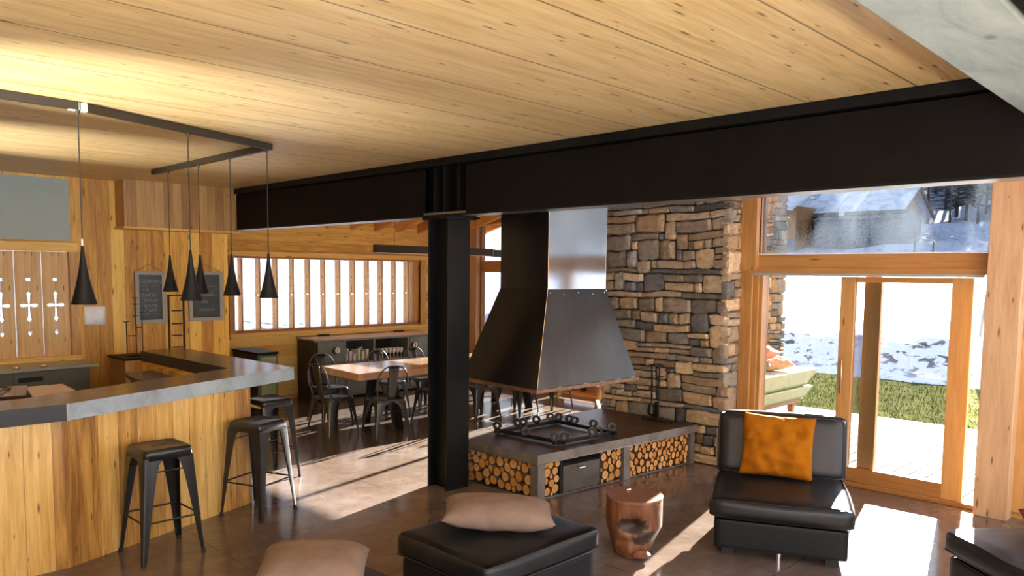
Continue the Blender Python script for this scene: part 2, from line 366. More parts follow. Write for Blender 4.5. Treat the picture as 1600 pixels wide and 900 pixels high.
# ------------------------------------------------------------------ mesh builder
class MB:
    def __init__(s): s.v = []; s.f = []; s.mi = []; s.cols = None
    def add(s, vs, fs, mi=0):
        b = len(s.v); s.v += [tuple(v) for v in vs]
        for f in fs: s.f.append(tuple(b + i for i in f)); s.mi.append(mi)
        return b
    def hexa(s, p, mi=0):   # 4 bottom (ccw), 4 top
        s.add(p, [(3,2,1,0),(4,5,6,7),(0,1,5,4),(1,2,6,5),(2,3,7,6),(3,0,4,7)], mi)
    def box(s, x0,x1,y0,y1,z0,z1, mi=0):
        s.hexa([(x0,y0,z0),(x1,y0,z0),(x1,y1,z0),(x0,y1,z0),(x0,y0,z1),(x1,y0,z1),(x1,y1,z1),(x0,y1,z1)], mi)
    def prism(s, poly, z0, z1, mi=0):
        k = len(poly)
        s.add([(x,y,z0) for x,y in poly] + [(x,y,z1) for x,y in poly],
              [tuple(reversed(range(k))), tuple(range(k,2*k))] + [(i,(i+1)%k,k+(i+1)%k,k+i) for i in range(k)], mi)
    def obox(s, c, ax, ay, hx, hy, z0, z1, mi=0):
        ps = [(c[0]+ax[0]*a*hx+ay[0]*b*hy, c[1]+ax[1]*a*hx+ay[1]*b*hy) for a,b in ((-1,-1),(1,-1),(1,1),(-1,1))]
        s.prism(ps, z0, z1, mi)
    def cyl(s, p0, p1, r0, r1=None, n=16, mi=0, capmi=None, rf=None):
        if r1 is None: r1 = r0
        p0 = Vector(p0); p1 = Vector(p1); d = (p1-p0).normalized()
        a = d.orthogonal().normalized(); b = d.cross(a)
        vs = []
        for p, r in ((p0,r0),(p1,r1)):
            for i in range(n):
                t = 2*PI*i/n; q = r * (rf(t) if rf else 1)
                vs.append(p + a*math.cos(t)*q + b*math.sin(t)*q)
        base = s.add(vs, [(i,(i+1)%n,n+(i+1)%n,n+i) for i in range(n)], mi)
        cm = mi if capmi is None else capmi
        s.f.append(tuple(base+i for i in reversed(range(n)))); s.mi.append(cm)
        s.f.append(tuple(base+n+i for i in range(n))); s.mi.append(cm)
    def tube(s, pts, r, n=8, closed=False, mi=0):
        pts = [Vector(p) for p in pts]; k = len(pts); vs = []
        up = None
        for i, p in enumerate(pts):
            a = pts[(i-1) % k] if (closed or i > 0) else p
            b = pts[(i+1) % k] if (closed or i < k-1) else p
            d = (b-a).normalized()
            if up is None: up = d.orthogonal().normalized()
            up = (up - d*up.dot(d)).normalized(); w = d.cross(up)
            rr = r[i] if isinstance(r, (list, tuple)) else r
            for j in range(n):
                t = 2*PI*j/n; vs.append(p + up*math.cos(t)*rr + w*math.sin(t)*rr)
        fs = []
        for i in range(k if closed else k-1):
            for j in range(n):
                fs.append((i*n+j, i*n+(j+1)%n, ((i+1)%k)*n+(j+1)%n, ((i+1)%k)*n+j))
        if not closed: fs += [tuple(reversed(range(n))), tuple((k-1)*n+j for j in range(n))]
        s.add(vs, fs, mi)
    def lathe(s, prof, n=24, o=(0,0,0), mi=0, rf=None):
        vs = []; k = len(prof)
        for r, z in prof:
            for j in range(n):
                t = 2*PI*j/n; q = r * (rf(t, z) if rf else 1)
                vs.append((o[0]+q*math.cos(t), o[1]+q*math.sin(t), o[2]+z))
        fs = [(i*n+j, i*n+(j+1)%n, (i+1)*n+(j+1)%n, (i+1)*n+j) for i in range(k-1) for j in range(n)]
        fs += [tuple(reversed(range(n))), tuple((k-1)*n+j for j in range(n))]
        s.add(vs, fs, mi)
    def sheet(s, outline, d, mi=0):   # outline: list of 3-D points (flat), extruded by vector d
        k = len(outline); d = Vector(d)
        o = [Vector(p) for p in outline]
        s.add(o + [p+d for p in o], [tuple(reversed(range(k))), tuple(range(k,2*k))] + [(i,(i+1)%k,k+(i+1)%k,k+i) for i in range(k)], mi)
    def grid(s, fn, nu, nv, closed_u=False, mi=0):
        vs = [fn(i/(nu-(0 if closed_u else 1)), j/(nv-1)) for i in range(nu) for j in range(nv)]
        fs = []
        for i in range(nu if closed_u else nu-1):
            for j in range(nv-1):
                a = i*nv+j; b = ((i+1)%nu)*nv+j
                fs.append((a,b,b+1,a+1))
        return s.add(vs, fs, mi)
    def xf(s, m):
        s.v = [tuple(m @ Vector(v)) for v in s.v]; return s
    def build(s, name, mat, parent=None, smooth=35, bevel=0, seg=2, subs=0, wpos=None):
        me = bpy.data.meshes.new(name); me.from_pydata(s.v, [], s.f); me.validate(clean_customdata=False)
        mats = mat if isinstance(mat, (list, tuple)) else [mat]
        for m in mats: me.materials.append(M[m] if isinstance(m, str) else m)
        if len(me.polygons) == len(s.mi):
            me.polygons.foreach_set('material_index', s.mi)
        if s.cols and len(me.polygons) == len(s.cols):
            a = me.color_attributes.new('stone', 'FLOAT_COLOR', 'CORNER')
            buf = []
            for p, c in zip(me.polygons, s.cols): buf += [c[0], c[1], c[2], 1.] * p.loop_total
            a.data.foreach_set('color', buf)
        me.update()
        if smooth:
            me.polygons.foreach_set('use_smooth', [True]*len(me.polygons))
            try: me.set_sharp_from_angle(angle=R(smooth))
            except Exception: pass
        o = bpy.data.objects.new(name, me); C.objects.link(o)
        if bevel:
            b = o.modifiers.new('bevel', 'BEVEL'); b.width = bevel; b.segments = seg; b.limit_method = 'ANGLE'; b.angle_limit = R(40); b.harden_normals = False
        if subs:
            b = o.modifiers.new('sub', 'SUBSURF'); b.levels = subs; b.render_levels = subs
        if parent is not None:
            o.parent = parent
            if parent.type == 'EMPTY' and parent.get('_w'): o.location = -Vector(parent.location)
        return o

def tag(o, label=None, cat=None, group=None, kind=None):
    if label: o['label'] = label
    if cat: o['category'] = cat
    if group: o['group'] = group
    if kind: o['kind'] = kind
    return o
def thing(name, label, cat, loc=(0,0,0), rz=0, group=None, world=False):
    o = bpy.data.objects.new(name, None); C.objects.link(o)
    o.empty_display_size = .1; o.location = loc; o.rotation_euler = (0,0,rz)
    if world: o['_w'] = 1
    return tag(o, label, cat, group)
def structure(o, label=None): 
    o['kind'] = 'structure'
    if label: o['label'] = label
    return o
def copy_tree(o, parent=None):
    c = o.copy(); C.objects.link(c)
    if parent is not None: c.parent = parent
    for ch in list(o.children): copy_tree(ch, c)
    return c

def soft_box(mb, w, d, h, r, bulge=.02, n=14, c=(0,0,0), pinch=0., seed=0, wr=0., mi=0):
    """upholstered block, centre c = middle of the bottom"""
    hw, hd, hh = w/2, d/2, h/2
    def face(fx):
        def fn(u, v):
            p = Vector(fx(2*u-1, 2*v-1))
            q = Vector((p.x*hw, p.y*hd, p.z*hh))
            inn = Vector((max(-hw+r, min(hw-r, q.x)), max(-hd+r, min(hd-r, q.y)), max(-hh+r, min(hh-r, q.z))))
            dv = q - inn
            if dv.length > 1e-6: q = inn + dv.normalized()*r
            kx = 1-(q.x/hw)**2; ky = 1-(q.y/hd)**2; kz = 1-(q.z/hh)**2
            if q.z > 0: q.z += bulge*kx*ky
            q.x += math.copysign(bulge*.5, q.x)*max(0,kz)*abs(p.x)**6*ky; q.y += math.copysign(bulge*.5, q.y)*max(0,kz)*abs(p.y)**6*kx
            if wr:
                q += Vector((0,0,1))*wr*(mn.noise(Vector((q.x*5+seed, q.y*5, q.z*5))))*(1 if q.z > 0 else 0)
            return (q.x+c[0], q.y+c[1], q.z+hh+c[2])
        mb.grid(fn, n, n, mi=mi)
    face(lambda a,b:(a,b,1)); face(lambda a,b:(b,a,-1)); face(lambda a,b:(b,-1,a))
    face(lambda a,b:(a,1,b)); face(lambda a,b:(1,b,a)); face(lambda a,b:(-1,a,b))
    return mb
def welded(o):
    b = o.modifiers.new('weld', 'WELD'); b.merge_threshold = .0008
    o.data.polygons.foreach_set('use_smooth', [True]*len(o.data.polygons))
    return o

def pillow(mb, w, d, t, seed=0, n=26, pinch=.10, wr=.006, mi=0):
    """lying flat, centred"""
    def side(sg):
        def fn(u, v):
            a, b = 2*u-1, 2*v-1
            th = t/2*((1-abs(a)**3.4)**.5*(1-abs(b)**3.0)**.55)
            px_ = a*w/2*(1-pinch*(1-b*b)*abs(a)**3) ; py_ = b*d/2*(1-pinch*(1-a*a)*abs(b)**3)
            e = (1-a*a)*(1-b*b)
            z = sg*th + wr*mn.noise(Vector((a*3+seed, b*3, sg*2)))*min(1, e*6)*2 + wr*.8*mn.noise(Vector((a*9+seed, b*7, sg*3)))*min(1, e*8)
            return (px_, py_, z)
        return fn
    mb.grid(side(1), n, n, mi=mi); f = side(-1); mb.grid(lambda u,v: f(v,u), n, n, mi=mi)
    return mb

def wall_holes(mb, axis, a0, a1, u0, u1, z0, z1, holes, mi=0):
    """solid wall, thickness a0..a1 on `axis`, with rectangular openings (ua,ub,za,zb)"""
    us = sorted({u0,u1,*[h[0] for h in holes],*[h[1] for h in holes]}); zs = sorted({z0,z1,*[h[2] for h in holes],*[h[3] for h in holes]})
    us = [u for u in us if u0 <= u <= u1]; zs = [z for z in zs if z0 <= z <= z1]
    for i in range(len(us)-1):
        run = None
        cells = []
        for j in range(len(zs)-1):
            um, zm = (us[i]+us[i+1])/2, (zs[j]+zs[j+1])/2
            if any(h[0] < um < h[1] and h[2] < zm < h[3] for h in holes):
                if run: cells.append(run); run = None
            else: run = (run[0], zs[j+1]) if run else (zs[j], zs[j+1])
        if run: cells.append(run)
        for za, zb in cells:
            if axis == 'x': mb.box(a0,a1,us[i],us[i+1],za,zb,mi)
            else: mb.box(us[i],us[i+1],a0,a1,za,zb,mi)
    return mb

# ================================================================== THE SETTING
# world axes: X runs along the ceiling boards towards the terrace, Y towards the dining wall
CZ = 2.93
mb = MB(); mb.prism([(-2.6,-3.1),(7.5,-3.1),(7.5,3.9),(7.5,5.5),(9.7,5.5),(9.7,10.8),(-2.6,10.8)], -.12, 0.)
structure(mb.build('floor', 'floor', smooth=0))
mb = MB(); mb.box(-2.6,4.60,.25,9.5,CZ,CZ+.12)
structure(mb.build('ceiling', 'ceil', smooth=0))

# plank wall behind the bar
mb = wall_holes(MB(), 'y', 9.30, 9.48, -2.6, 4.37, 0, CZ, [(0.6,2.585,1.0,2.135)])
structure(mb.build('wall_bar', 'wallv', smooth=0))
mb = MB(); mb.box(4.20,4.372,9.481,10.8,0,CZ+.1)
structure(mb.build('wall_bar_end', 'wallv_y', smooth=0))
# dining wall with the shuttered window
mb = wall_holes(MB(), 'y', 10.6, 10.82, 4.2, 9.7, 0, 4.2, [(5.06,8.46,1.03,2.165)])
structure(mb.build('wall_dining', 'wallh', smooth=0))
# dining wall on the terrace side
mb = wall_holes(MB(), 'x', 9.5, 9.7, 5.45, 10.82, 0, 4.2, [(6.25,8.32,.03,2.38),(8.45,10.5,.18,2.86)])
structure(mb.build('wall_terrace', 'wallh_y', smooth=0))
mb = MB(); mb.box(7.53,9.7,5.3,5.45,0,4.2)
structure(mb.build('wall_return', 'wallh', smooth=0))
# living-room wall to the terrace
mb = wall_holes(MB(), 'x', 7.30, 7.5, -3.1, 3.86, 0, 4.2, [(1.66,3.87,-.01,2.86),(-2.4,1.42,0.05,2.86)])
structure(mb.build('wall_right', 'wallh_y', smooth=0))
mb = wall_holes(MB(), 'y', -3.1, -2.95, -2.6, 7.5, 0, 4.2, [(-2.3,1.2,.3,3.9),(1.5,4.1,.1,3.9),(4.6,7.1,.1,3.9)])
structure(mb.build('wall_back', 'wallv', smooth=0))
mb = wall_holes(MB(), 'x', -2.6, -2.45, -3.1, 9.5, 0, CZ, [(-2.5,.8,.5,2.6)])
structure(mb.build('wall_left', 'wallv_y', smooth=0))
mb = MB(); mb.box(-2.6,4.44,.25,.29,CZ+.12,4.2); structure(mb.build('wall_upstand', 'wallh', smooth=0))
mb = wall_holes(MB(), 'x', -2.6, -2.45, -3.1, .29, CZ, 4.2, [(-2.8,.1,CZ+.1,4.1)]); structure(mb.build('wall_gallery', 'wallv_y', smooth=0))
# unseen glazed roof added behind the viewer to brighten the room
w = thing('window_10', 'added glazed roof bringing light into the back of the room', 'window', (2.4,-1.4,4.2), world=True); w['kind'] = 'structure'
m = MB() if False else None
for i in range(9):
    mb = MB(); x = -2.5+1.22*i; mb.box(x-.04,x+.04,-3.1,.25,4.14,4.26); mb.build('glazing_bar', 'frame', w, smooth=0)
mb = MB(); mb.box(-2.6,7.5,-3.1,.25,4.262,4.268); mb.build('pane', 'glass_clear', w, smooth=0)
# fascia above the steel beam and the high roof behind it
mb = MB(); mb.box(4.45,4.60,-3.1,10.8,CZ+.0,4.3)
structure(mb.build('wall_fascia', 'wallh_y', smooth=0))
mb = MB()
mb.hexa([(4.3,5.5,4.14),(9.9,5.5,4.14),(9.9,10.95,2.67),(4.3,10.95,2.67),(4.3,5.5,4.26),(9.9,5.5,4.26),(9.9,10.95,2.79),(4.3,10.95,2.79)])
mb.box(4.3,9.9,.25,5.5,4.14,4.26)
structure(mb.build('ceiling_dining', wood('spruce_roof_boards', X, Y, .16, ((.55,.32,.10),(.74,.47,.19),(.86,.62,.29)), seam=.5, knots=.3), smooth=0))
for i in range(12):
    x = 4.79 + .456*i
    mb = MB()
    zt = lambda y: 4.14 - .27*(y-5.5)
    mb.hexa([(x-.04,5.5,zt(5.5)-.15),(x+.04,5.5,zt(5.5)-.15),(x+.04,10.6,zt(10.6)-.15),(x-.04,10.6,zt(10.6)-.15),
             (x-.04,5.5,zt(5.5)),(x+.04,5.5,zt(5.5)),(x+.04,10.6,zt(10.6)),(x-.04,10.6,zt(10.6))])
    o = mb.build('roof_rafter', 'rafter', smooth=0); structure(o, 'spruce rafter sloping down to the dining wall')

# boxed-in duct over the plank wall, boards and ledge
mb = MB(); mb.box(3.07,4.37,9.02,9.30,2.415,CZ)
o = structure(mb.build('trim_1', wood('pine_duct_boards', X, Z, .10, ((.30,.14,.035),(.46,.25,.075),(.58,.35,.12)), knots=.1, seam=.6), smooth=0))
mb = MB(); mb.box(3.05,4.40,8.99,9.30,2.392,2.415)
structure(mb.build('trim_2', 'wallh', smooth=0, bevel=.003))
mb = MB(); mb.box(1.0,2.60,9.275,9.30,2.245,2.9)
structure(mb.build('trim_3', 'graypanel', smooth=0), 'flat grey-green panel above the shuttered window')
# concrete beam overhead
mb = MB(); mb.box(-2.6,4.24,.575,.868,2.70,CZ)
structure(mb.build('concrete_beam', 'concrete', smooth=0, bevel=.006), 'pale board-marked concrete beam overhead')
mb = MB(); mb.box(-2.6,4.24,.30,.50,2.66,CZ)
structure(mb.build('trim_4', wood('dark_stained_timber', Z, X, .4, ((.06,.025,.012),(.10,.045,.02),(.14,.07,.035)), seam=0), smooth=0))

# stone wall ------------------------------------------------------
PAL = [(.47,.35,.21),(.44,.31,.18),(.50,.38,.24),(.40,.30,.19),(.34,.27,.195),(.29,.235,.18),(.38,.29,.195),(.24,.215,.18),(.19,.185,.175),(.42,.33,.22),(.31,.235,.155),(.22,.20,.165),(.46,.36,.25),(.36,.25,.15),(.13,.13,.135),(.30,.28,.24),(.27,.22,.16)]
def stone_face(mb, org, U, N, width, height, seed, rows=None, jit=.012, ends=0.):
    rs = random.Random(seed); org, U, N = Vector(org), Vector(U), Vector(N); V = Vector((0,0,1))
    def stone(a, b, c, d, col):
        g = .0045
        a += g; b -= g; c += g; d -= g
        if b-a < .02 or d-c < .012: return
        w, h = b-a, d-c; m = min(w, h)
        ch = m*.22
        dep = rs.uniform(.022, .072); tilt = rs.uniform(-.1,.1); tl2 = rs.uniform(-.25,.25)
        J = lambda s_: rs.uniform(-s_, s_)
        ring = []
        def edge(p, q, k):
            for i in range(k):
                t = i/k; ring.append((p[0]+(q[0]-p[0])*t + J(m*.05), p[1]+(q[1]-p[1])*t + J(m*.055)))
        nu = 4 if w > .16 else 2
        edge((a+ch,c),(b-ch,c),nu); ring.append((b-ch*.3+J(.003), c+ch*.35)); edge((b,c+ch),(b,d-ch),1); ring.append((b-ch*.35, d-ch*.3+J(.003)))
        edge((b-ch,d),(a+ch,d),nu); ring.append((a+ch*.3, d-ch*.35)); edge((a,d-ch),(a,c+ch),1); ring.append((a+ch*.3, c+ch*.3))
        k = len(ring); cx_, cz_ = (a+b)/2, (c+d)/2
        vs = []
        def P(u, z, n_):
            q_ = Vector((u*2.3+seed, z*3.1, 0)); e_ = min(1., u*8, (width-u)*8); e_ = max(0., e_)
            return org + U*(u + .010*mn.noise(q_*2)*e_) + V*(z + .030*mn.noise(q_)) + N*n_
        dd = lambda u, z: dep*(1 + tilt*(u-cx_)/max(w,.05) + tl2*(z-cz_)/max(h,.05))
        for u, z in ring: vs.append(P(u, z, -.03))
        for u, z in ring: vs.append(P(u, z, dd(u,z)*.55))
        for u, z in ring:
            q = .84; vs.append(P(cx_+(u-cx_)*(1-(1-q)*m/w*1.6), cz_+(z-cz_)*q, dd(u,z)*.93 + J(.004)))
        for u, z in ring:
            q = .45; vs.append(P(cx_+(u-cx_)*(q+.25*(1-m/w)), cz_+(z-cz_)*q, dd(u,z) + J(.006)))
        vs.append(P(cx_, cz_, dep + J(.005)))
        fs = []
        for r_ in range(3):
            for i in range(k): fs.append((r_*k+i, r_*k+(i+1)%k, (r_+1)*k+(i+1)%k, (r_+1)*k+i))
        for i in range(k): fs.append((3*k+i, 3*k+(i+1)%k, 4*k))
        mb.add(vs, fs); mb.cols += [col]*len(fs)
    hs = []; z = 0
    while z < height-.03:
        h = rs.choice((.05,.065,.08,.09,.10,.11,.12,.135,.15,.10,.085)); h = min(h, height-z); hs.append((z, z+h)); z += h
    def C_(h=1): 
        c = rs.choice(PAL); f = rs.uniform(.7,1.5); return tuple(min(1, x*f) for x in c)
    blocked = []
    for i_, (z0, z1) in enumerate(hs):
        free = []; u = 0.
        for a_, b_ in sorted(blocked):
            if a_ > u+.001: free.append((u, a_))
            u = b_
        if u < width-.001: free.append((u, width))
        blocked = []; h = z1-z0
        for a_, b_ in free:
            u = a_
            while u < b_-.001:
                w = rs.uniform(.14,.55) if h < .085 else rs.uniform(.12,.46)
                if rs.random() < .18: w = rs.uniform(.06,.13)
                e = min(b_, u+w)
                if b_-e < .075: e = b_
                w = e-u
                nxt = hs[i_+1][1]-hs[i_+1][0] if i_+1 < len(hs) else 9
                if rs.random() < .26 and .11 < w < .42 and h+nxt < .26 and h+nxt > .11:
                    stone(u, e, z0, hs[i_+1][1], C_()); blocked.append((u, e))
                elif h > .095 and w > .16 and rs.random() < .3:
                    m_ = z0 + h*rs.uniform(.35,.65)
                    if rs.random() < .5: stone(u, e, z0, m_, C_()); um = u + w*rs.uniform(.3,.7); stone(u, um, m_, z1, C_()); stone(um, e, m_, z1, C_())
                    else: um = u + w*rs.uniform(.3,.7); stone(u, um, z0, m_, C_()); stone(um, e, z0, m_, C_()); stone(u, e, m_, z1, C_())
                else: stone(u, e, z0, z1, C_())
                u = e
mb = MB(); mb.cols = []
def cbox(*a): 
    k = len(mb.f); mb.box(*a); mb.cols += [(.05,.045,.04)]*(len(mb.f)-k)
cbox(7.045,7.52,3.925,5.42,-.25,4.2)
stone_face(mb, (7.045,5.44,0), (0,-1,0), (-1,0,0), 1.56, 4.1, 5)
stone_face(mb, (7.0,3.925,-.0), (1,0,0), (0,-1,0), .29, 4.1, 11)
stone_face(mb, (7.52,5.42,0), (-1,0,0), (0,1,0), .5, 3.6, 31)
structure(mb.build('wall_stone', 'stone', smooth=40), 'stacked rubble stone wall beside the hearth')

PY = 5.62
mb = MB(); mb.cols = []
cbox(11.50,11.9,PY,6.56,-.25,4.3)
stone_face(mb, (11.50,6.58,-.2), (0,-1,0), (-1,0,0), 6.58-PY+.02, 4.4, 41)
stone_face(mb, (11.47,PY,-.2), (1,0,0), (0,-1,0), .45, 4.4, 43)
structure(mb.build('wall_stone_outside', 'stone', smooth=40), 'rubble stone pier outside behind the outdoor sofa')
# big black steel beam -------------------------------------------------
root = thing('steel_beam', 'huge black steel beam crossing the whole room under the ceiling', 'beam', (4.53,4.0,2.45), world=True); root['kind'] = 'structure'
BL, BR = -3.0, 9.32
mb = MB(); mb.box(4.33,4.73,BL,BR,2.865,CZ-.002)
mb.build('flange', 'steel', root, smooth=0, bevel=.004)
mb = MB(); mb.box(4.375,4.685,BL,9.3,2.45,2.472)
mb.build('flange', 'beam_under', root, smooth=0)
mb = MB(); mb.box(4.50,4.56,BL,9.3,2.472,2.865)
mb.build('web', 'steel', root, smooth=0)
for y0, y1 in ((BL,4.86),(5.43,9.3)):
    mb = MB(); mb.box(4.362,4.372,y0,y1,2.44,2.852); mb.box(4.372,4.40,y0,y0+.012,2.472,2.85); mb.box(4.372,4.49,y1-.012,y1,2.472,2.85)
    mb.build('cladding_panel', 'steel_panel', root, smooth=0, bevel=.002)
for y in (4.98,5.17,5.30):
    mb = MB(); mb.box(4.385,4.50,y-.009,y+.009,2.472,2.865)
    mb.build('stiffener', 'steel', root, smooth=0)
mb = MB(); mb.box(4.355,4.375,BL,9.3,2.435,2.45); mb.build('edge_strip', 'steel', root, smooth=0)
# the column
root = thing('steel_column', 'black steel column standing between the bar stools and the hearth', 'column', (4.53,5.265,0), world=True); root['kind'] = 'structure'
mb = MB(); mb.box(4.40,4.66,5.13,5.152,.0,2.41); mb.build('flange', 'steel', root, smooth=0, bevel=.002)
mb = MB(); mb.box(4.40,4.66,5.378,5.40,.0,2.41); mb.build('flange', 'steel', root, smooth=0, bevel=.002)
mb = MB(); mb.box(4.475,4.585,5.152,5.378,.0,2.41); mb.build('web', 'steel', root, smooth=0)
mb = MB(); mb.box(4.36,4.70,5.09,5.44,2.41,2.45); mb.build('cap_plate', 'steel', root, smooth=0, bevel=.003)
mb = MB(); mb.cyl((4.67,5.10,2.43),(4.69,5.04,2.43),.012,n=10); mb.build('bolt', 'iron', root)

# terrace glazing -------------------------------------------------
def frame_part(parent, name, x0,x1,y0,y1,z0,z1, mat='frame', bev=.004):
    m = MB(); m.box(x0,x1,y0,y1,z0,z1); return m.build(name, mat, parent, smooth=0, bevel=bev)
w = thing('window_3', 'wide fixed pane above the sliding terrace door', 'window', (7.35,2.7,2.15), world=True); w['kind'] = 'structure'
frame_part(w,'side_jamb',7.27,7.43,3.70,3.87,2.16,2.86)
frame_part(w,'bottom_rail',7.27,7.43,1.66,3.87,2.03,2.16,'frameh')
frame_part(w,'top_rail',7.27,7.43,1.66,3.87,2.80,2.86,'frameh')
frame_part(w,'side_jamb',7.27,7.43,1.66,1.675,2.16,2.80)
mb = MB(); mb.box(7.34,7.346,1.675,3.70,2.16,2.80); mb.build('pane', 'glass_dirty', w, smooth=0)
mb = MB(); mb.box(7.262,7.27,1.68,3.70,2.163,2.170); mb.build('glazing_bead', 'white', w, smooth=0)
d = thing('door_1', 'timber sliding terrace door standing slightly ajar', 'door', (7.35,2.3,0), world=True); d['kind'] = 'structure'
frame_part(d,'side_jamb',7.24,7.43,3.745,3.87,0,2.03)
frame_part(d,'side_jamb',7.27,7.43,3.69,3.745,0.04,1.975)
frame_part(d,'side_jamb',7.29,7.43,3.655,3.69,0.04,1.975)
frame_part(d,'head_rail',7.25,7.43,1.66,3.745,1.975,2.03,'frameh')
mb = MB(); mb.box(7.235,7.26,1.70,3.735,1.955,1.98); mb.build('track', 'greytop', d, smooth=0)
frame_part(d,'threshold',7.262,7.46,1.66,3.75,0.001,.042,'frameh')
# fixed leaf
lf = thing('fixed_leaf', None, None); lf.parent = d; lf.location = -Vector(d.location); 
del_keys = [k for k in ('label','category') if k in lf.keys()]
for k in del_keys: del lf[k]
frame_part(lf,'stile',7.36,7.42,2.54,2.69,.035,1.955,'litframe')
frame_part(lf,'bottom_rail',7.36,7.42,2.69,3.66,.035,.17,'frameh')
mb = MB(); mb.box(7.387,7.393,2.69,3.66,.17,1.955); mb.build('pane', 'glass_leaf', lf, smooth=0)
# sliding leaf
sl = thing('sliding_leaf', None, None); sl.parent = d; sl.location = -Vector(d.location)
for k in ('label','category'):
    if k in sl.keys(): del sl[k]
frame_part(sl,'stile',7.275,7.335,2.745,2.875,.045,1.95)
frame_part(sl,'stile',7.275,7.335,1.782,1.945,.045,1.95)
frame_part(sl,'top_rail',7.275,7.335,1.945,2.745,1.90,1.95,'frameh')
frame_part(sl,'bottom_rail',7.275,7.335,1.945,2.745,.045,.178,'frameh')
mb = MB(); mb.box(7.302,7.308,1.945,2.745,.178,1.90); mb.build('pane', 'glass_leaf', sl, smooth=0)
mb = MB(); mb.box(7.255,7.262,2.825,2.845,.86,1.18); mb.cyl((7.262,2.835,.89),(7.28,2.835,.89),.008,n=8); mb.cyl((7.262,2.835,1.15),(7.28,2.835,1.15),.008,n=8)
mb.build('handle', 'chrome', sl, bevel=.002)
# posts
mb = MB(); mb.box(7.13,7.35,1.415,1.66,0,4.14)
structure(mb.build('trim_5', 'post', smooth=0, bevel=.005), 'square pine post right of the terrace door')
mb = MB(); mb.box(7.2,7.30,3.70,3.86,2.0,4.1); structure(mb.build('trim_6', 'frame', smooth=0))
w = thing('window_4', 'terrace window right of the square pine post', 'window', (7.35,-.4,0), world=True); w['kind'] = 'structure'
frame_part(w,'side_jamb',7.27,7.43,1.30,1.42,0.05,2.86); frame_part(w,'side_jamb',7.27,7.43,-2.4,-2.28,0.05,2.86)
frame_part(w,'mullion',7.27,7.43,-.55,-.40,0.05,2.86)
frame_part(w,'bottom_rail',7.27,7.43,-2.28,1.30,.05,.19,'frameh'); frame_part(w,'top_rail',7.27,7.43,-2.28,1.30,2.76,2.86,'frameh')
frame_part(w,'transom',7.27,7.43,-2.28,1.30,1.99,2.15,'frameh')
mb = MB(); mb.box(7.34,7.346,-2.28,1.30,.19,2.76); mb.build('pane', 'glass', w, smooth=0)

# dining window with frame and upright shutters
w = thing('window_1', 'long dining window with twelve upright shutter boards', 'window', (6.76,10.6,1.03), world=True); w['kind'] = 'structure'
FR = 'wallh'
frame_part(w,'top_rail',4.98,8.56,10.565,10.64,2.155,2.235,'wallh'); frame_part(w,'bottom_rail',4.98,8.56,10.54,10.66,.955,1.035,'wallh')
frame_part(w,'side_jamb',4.98,5.06,10.565,10.64,1.035,2.155,'shutter'); frame_part(w,'side_jamb',8.46,8.56,10.565,10.64,1.035,2.155,'shutter')
frame_part(w,'inner_rail',5.06,8.46,10.61,10.80,2.125,2.165,'frameh'); frame_part(w,'inner_rail',5.06,8.46,10.61,10.80,1.03,1.07,'frameh')
frame_part(w,'inner_jamb',8.33,8.46,10.64,10.80,1.07,2.125,'shutter'); frame_part(w,'inner_jamb',5.06,5.09,10.64,10.80,1.07,2.125,'shutter')
mb = MB(); mb.box(5.09,8.33,10.785,10.79,1.07,2.125); mb.build('pane', 'glass_dark', w, smooth=0)

def shutter_mesh(w_, h_, t_, cut=True):
    """board with a pierced cross; local x across, z up, base at z=0"""
    cu = bpy.data.curves.new('shutter_outline', 'CURVE'); cu.dimensions = '2D'; cu.fill_mode = 'BOTH'; cu.extrude = t_/2
    def poly(pts):
        sp = cu.splines.new('POLY'); sp.points.add(len(pts)-1)
        for p, q in zip(sp.points, pts): p.co = (q[0], q[1], 0, 1)
        if len(pts) > 4 and w_ < .2 or (len(pts) <= 4 and False):
            for p in sp.points: p.co.x *= .58
        sp.use_cyclic_u = True
    poly([(-w_/2,0),(w_/2,0),(w_/2,h_),(-w_/2,h_)])
    if cut:
        c = h_*.49; s_ = .009
        poly([(s_,c+s_),(.016,c+.10),(.022,c+.125),(.0,c+.15),(-.022,c+.125),(-.016,c+.10),(-s_,c+s_),(-.03,c+.016),(-.072,c+.018),(-.088,c),
              (-.072,c-.018),(-.03,c-.016),(-s_,c-s_),(-.014,c-.12),(-.024,c-.15),(0,c-.18),(.024,c-.15),(.014,c-.12),(s_,c-s_),(.03,c-.016),(.072,c-.018),(.088,c),(.072,c+.018),(.03,c+.016)])
        poly([(-.004,c+.165),(.004,c+.165),(.004,c+.255),(.022,c+.255),(.022,c+.29),(-.022,c+.29),(-.022,c+.255),(-.004,c+.255)])
        poly([(-.004,c-.20),(.004,c-.20),(.004,c-.27),(.022,c-.285),(.012,c-.32),(-.012,c-.32),(-.022,c-.285),(-.004,c-.27)])
    ob = bpy.data.objects.new('shutter_outline', cu); C.objects.link(ob)
    bpy.context.view_layer.update()
    dg = bpy.context.evaluated_depsgraph_get()
    me = bpy.data.meshes.new_from_object(ob.evaluated_get(dg))
    bpy.data.objects.remove(ob)
    for v in me.vertices: v.co = (v.co.x, v.co.z, v.co.y)
    me.flip_normals()
    me.materials.clear(); me.materials.append(M['shutter'])
    return me
me = shutter_mesh(.125, 1.05, .026)
for i in range(12):
    o = bpy.data.objects.new('shutter_board', me); C.objects.link(o)
    o.location = (5.205+.2742*i, 10.69, 1.072); o.rotation_euler = (0,0,R(90-2+ (i*37 % 5)))
    tag(o, 'upright pine shutter board turned edge-on in the dining window', 'shutter', 'turned shutter boards of the dining window')
w = thing('window_2', 'window behind the bar closed by pierced shutter boards', 'window', (1.6,9.3,1.0), world=True); w['kind'] = 'structure'
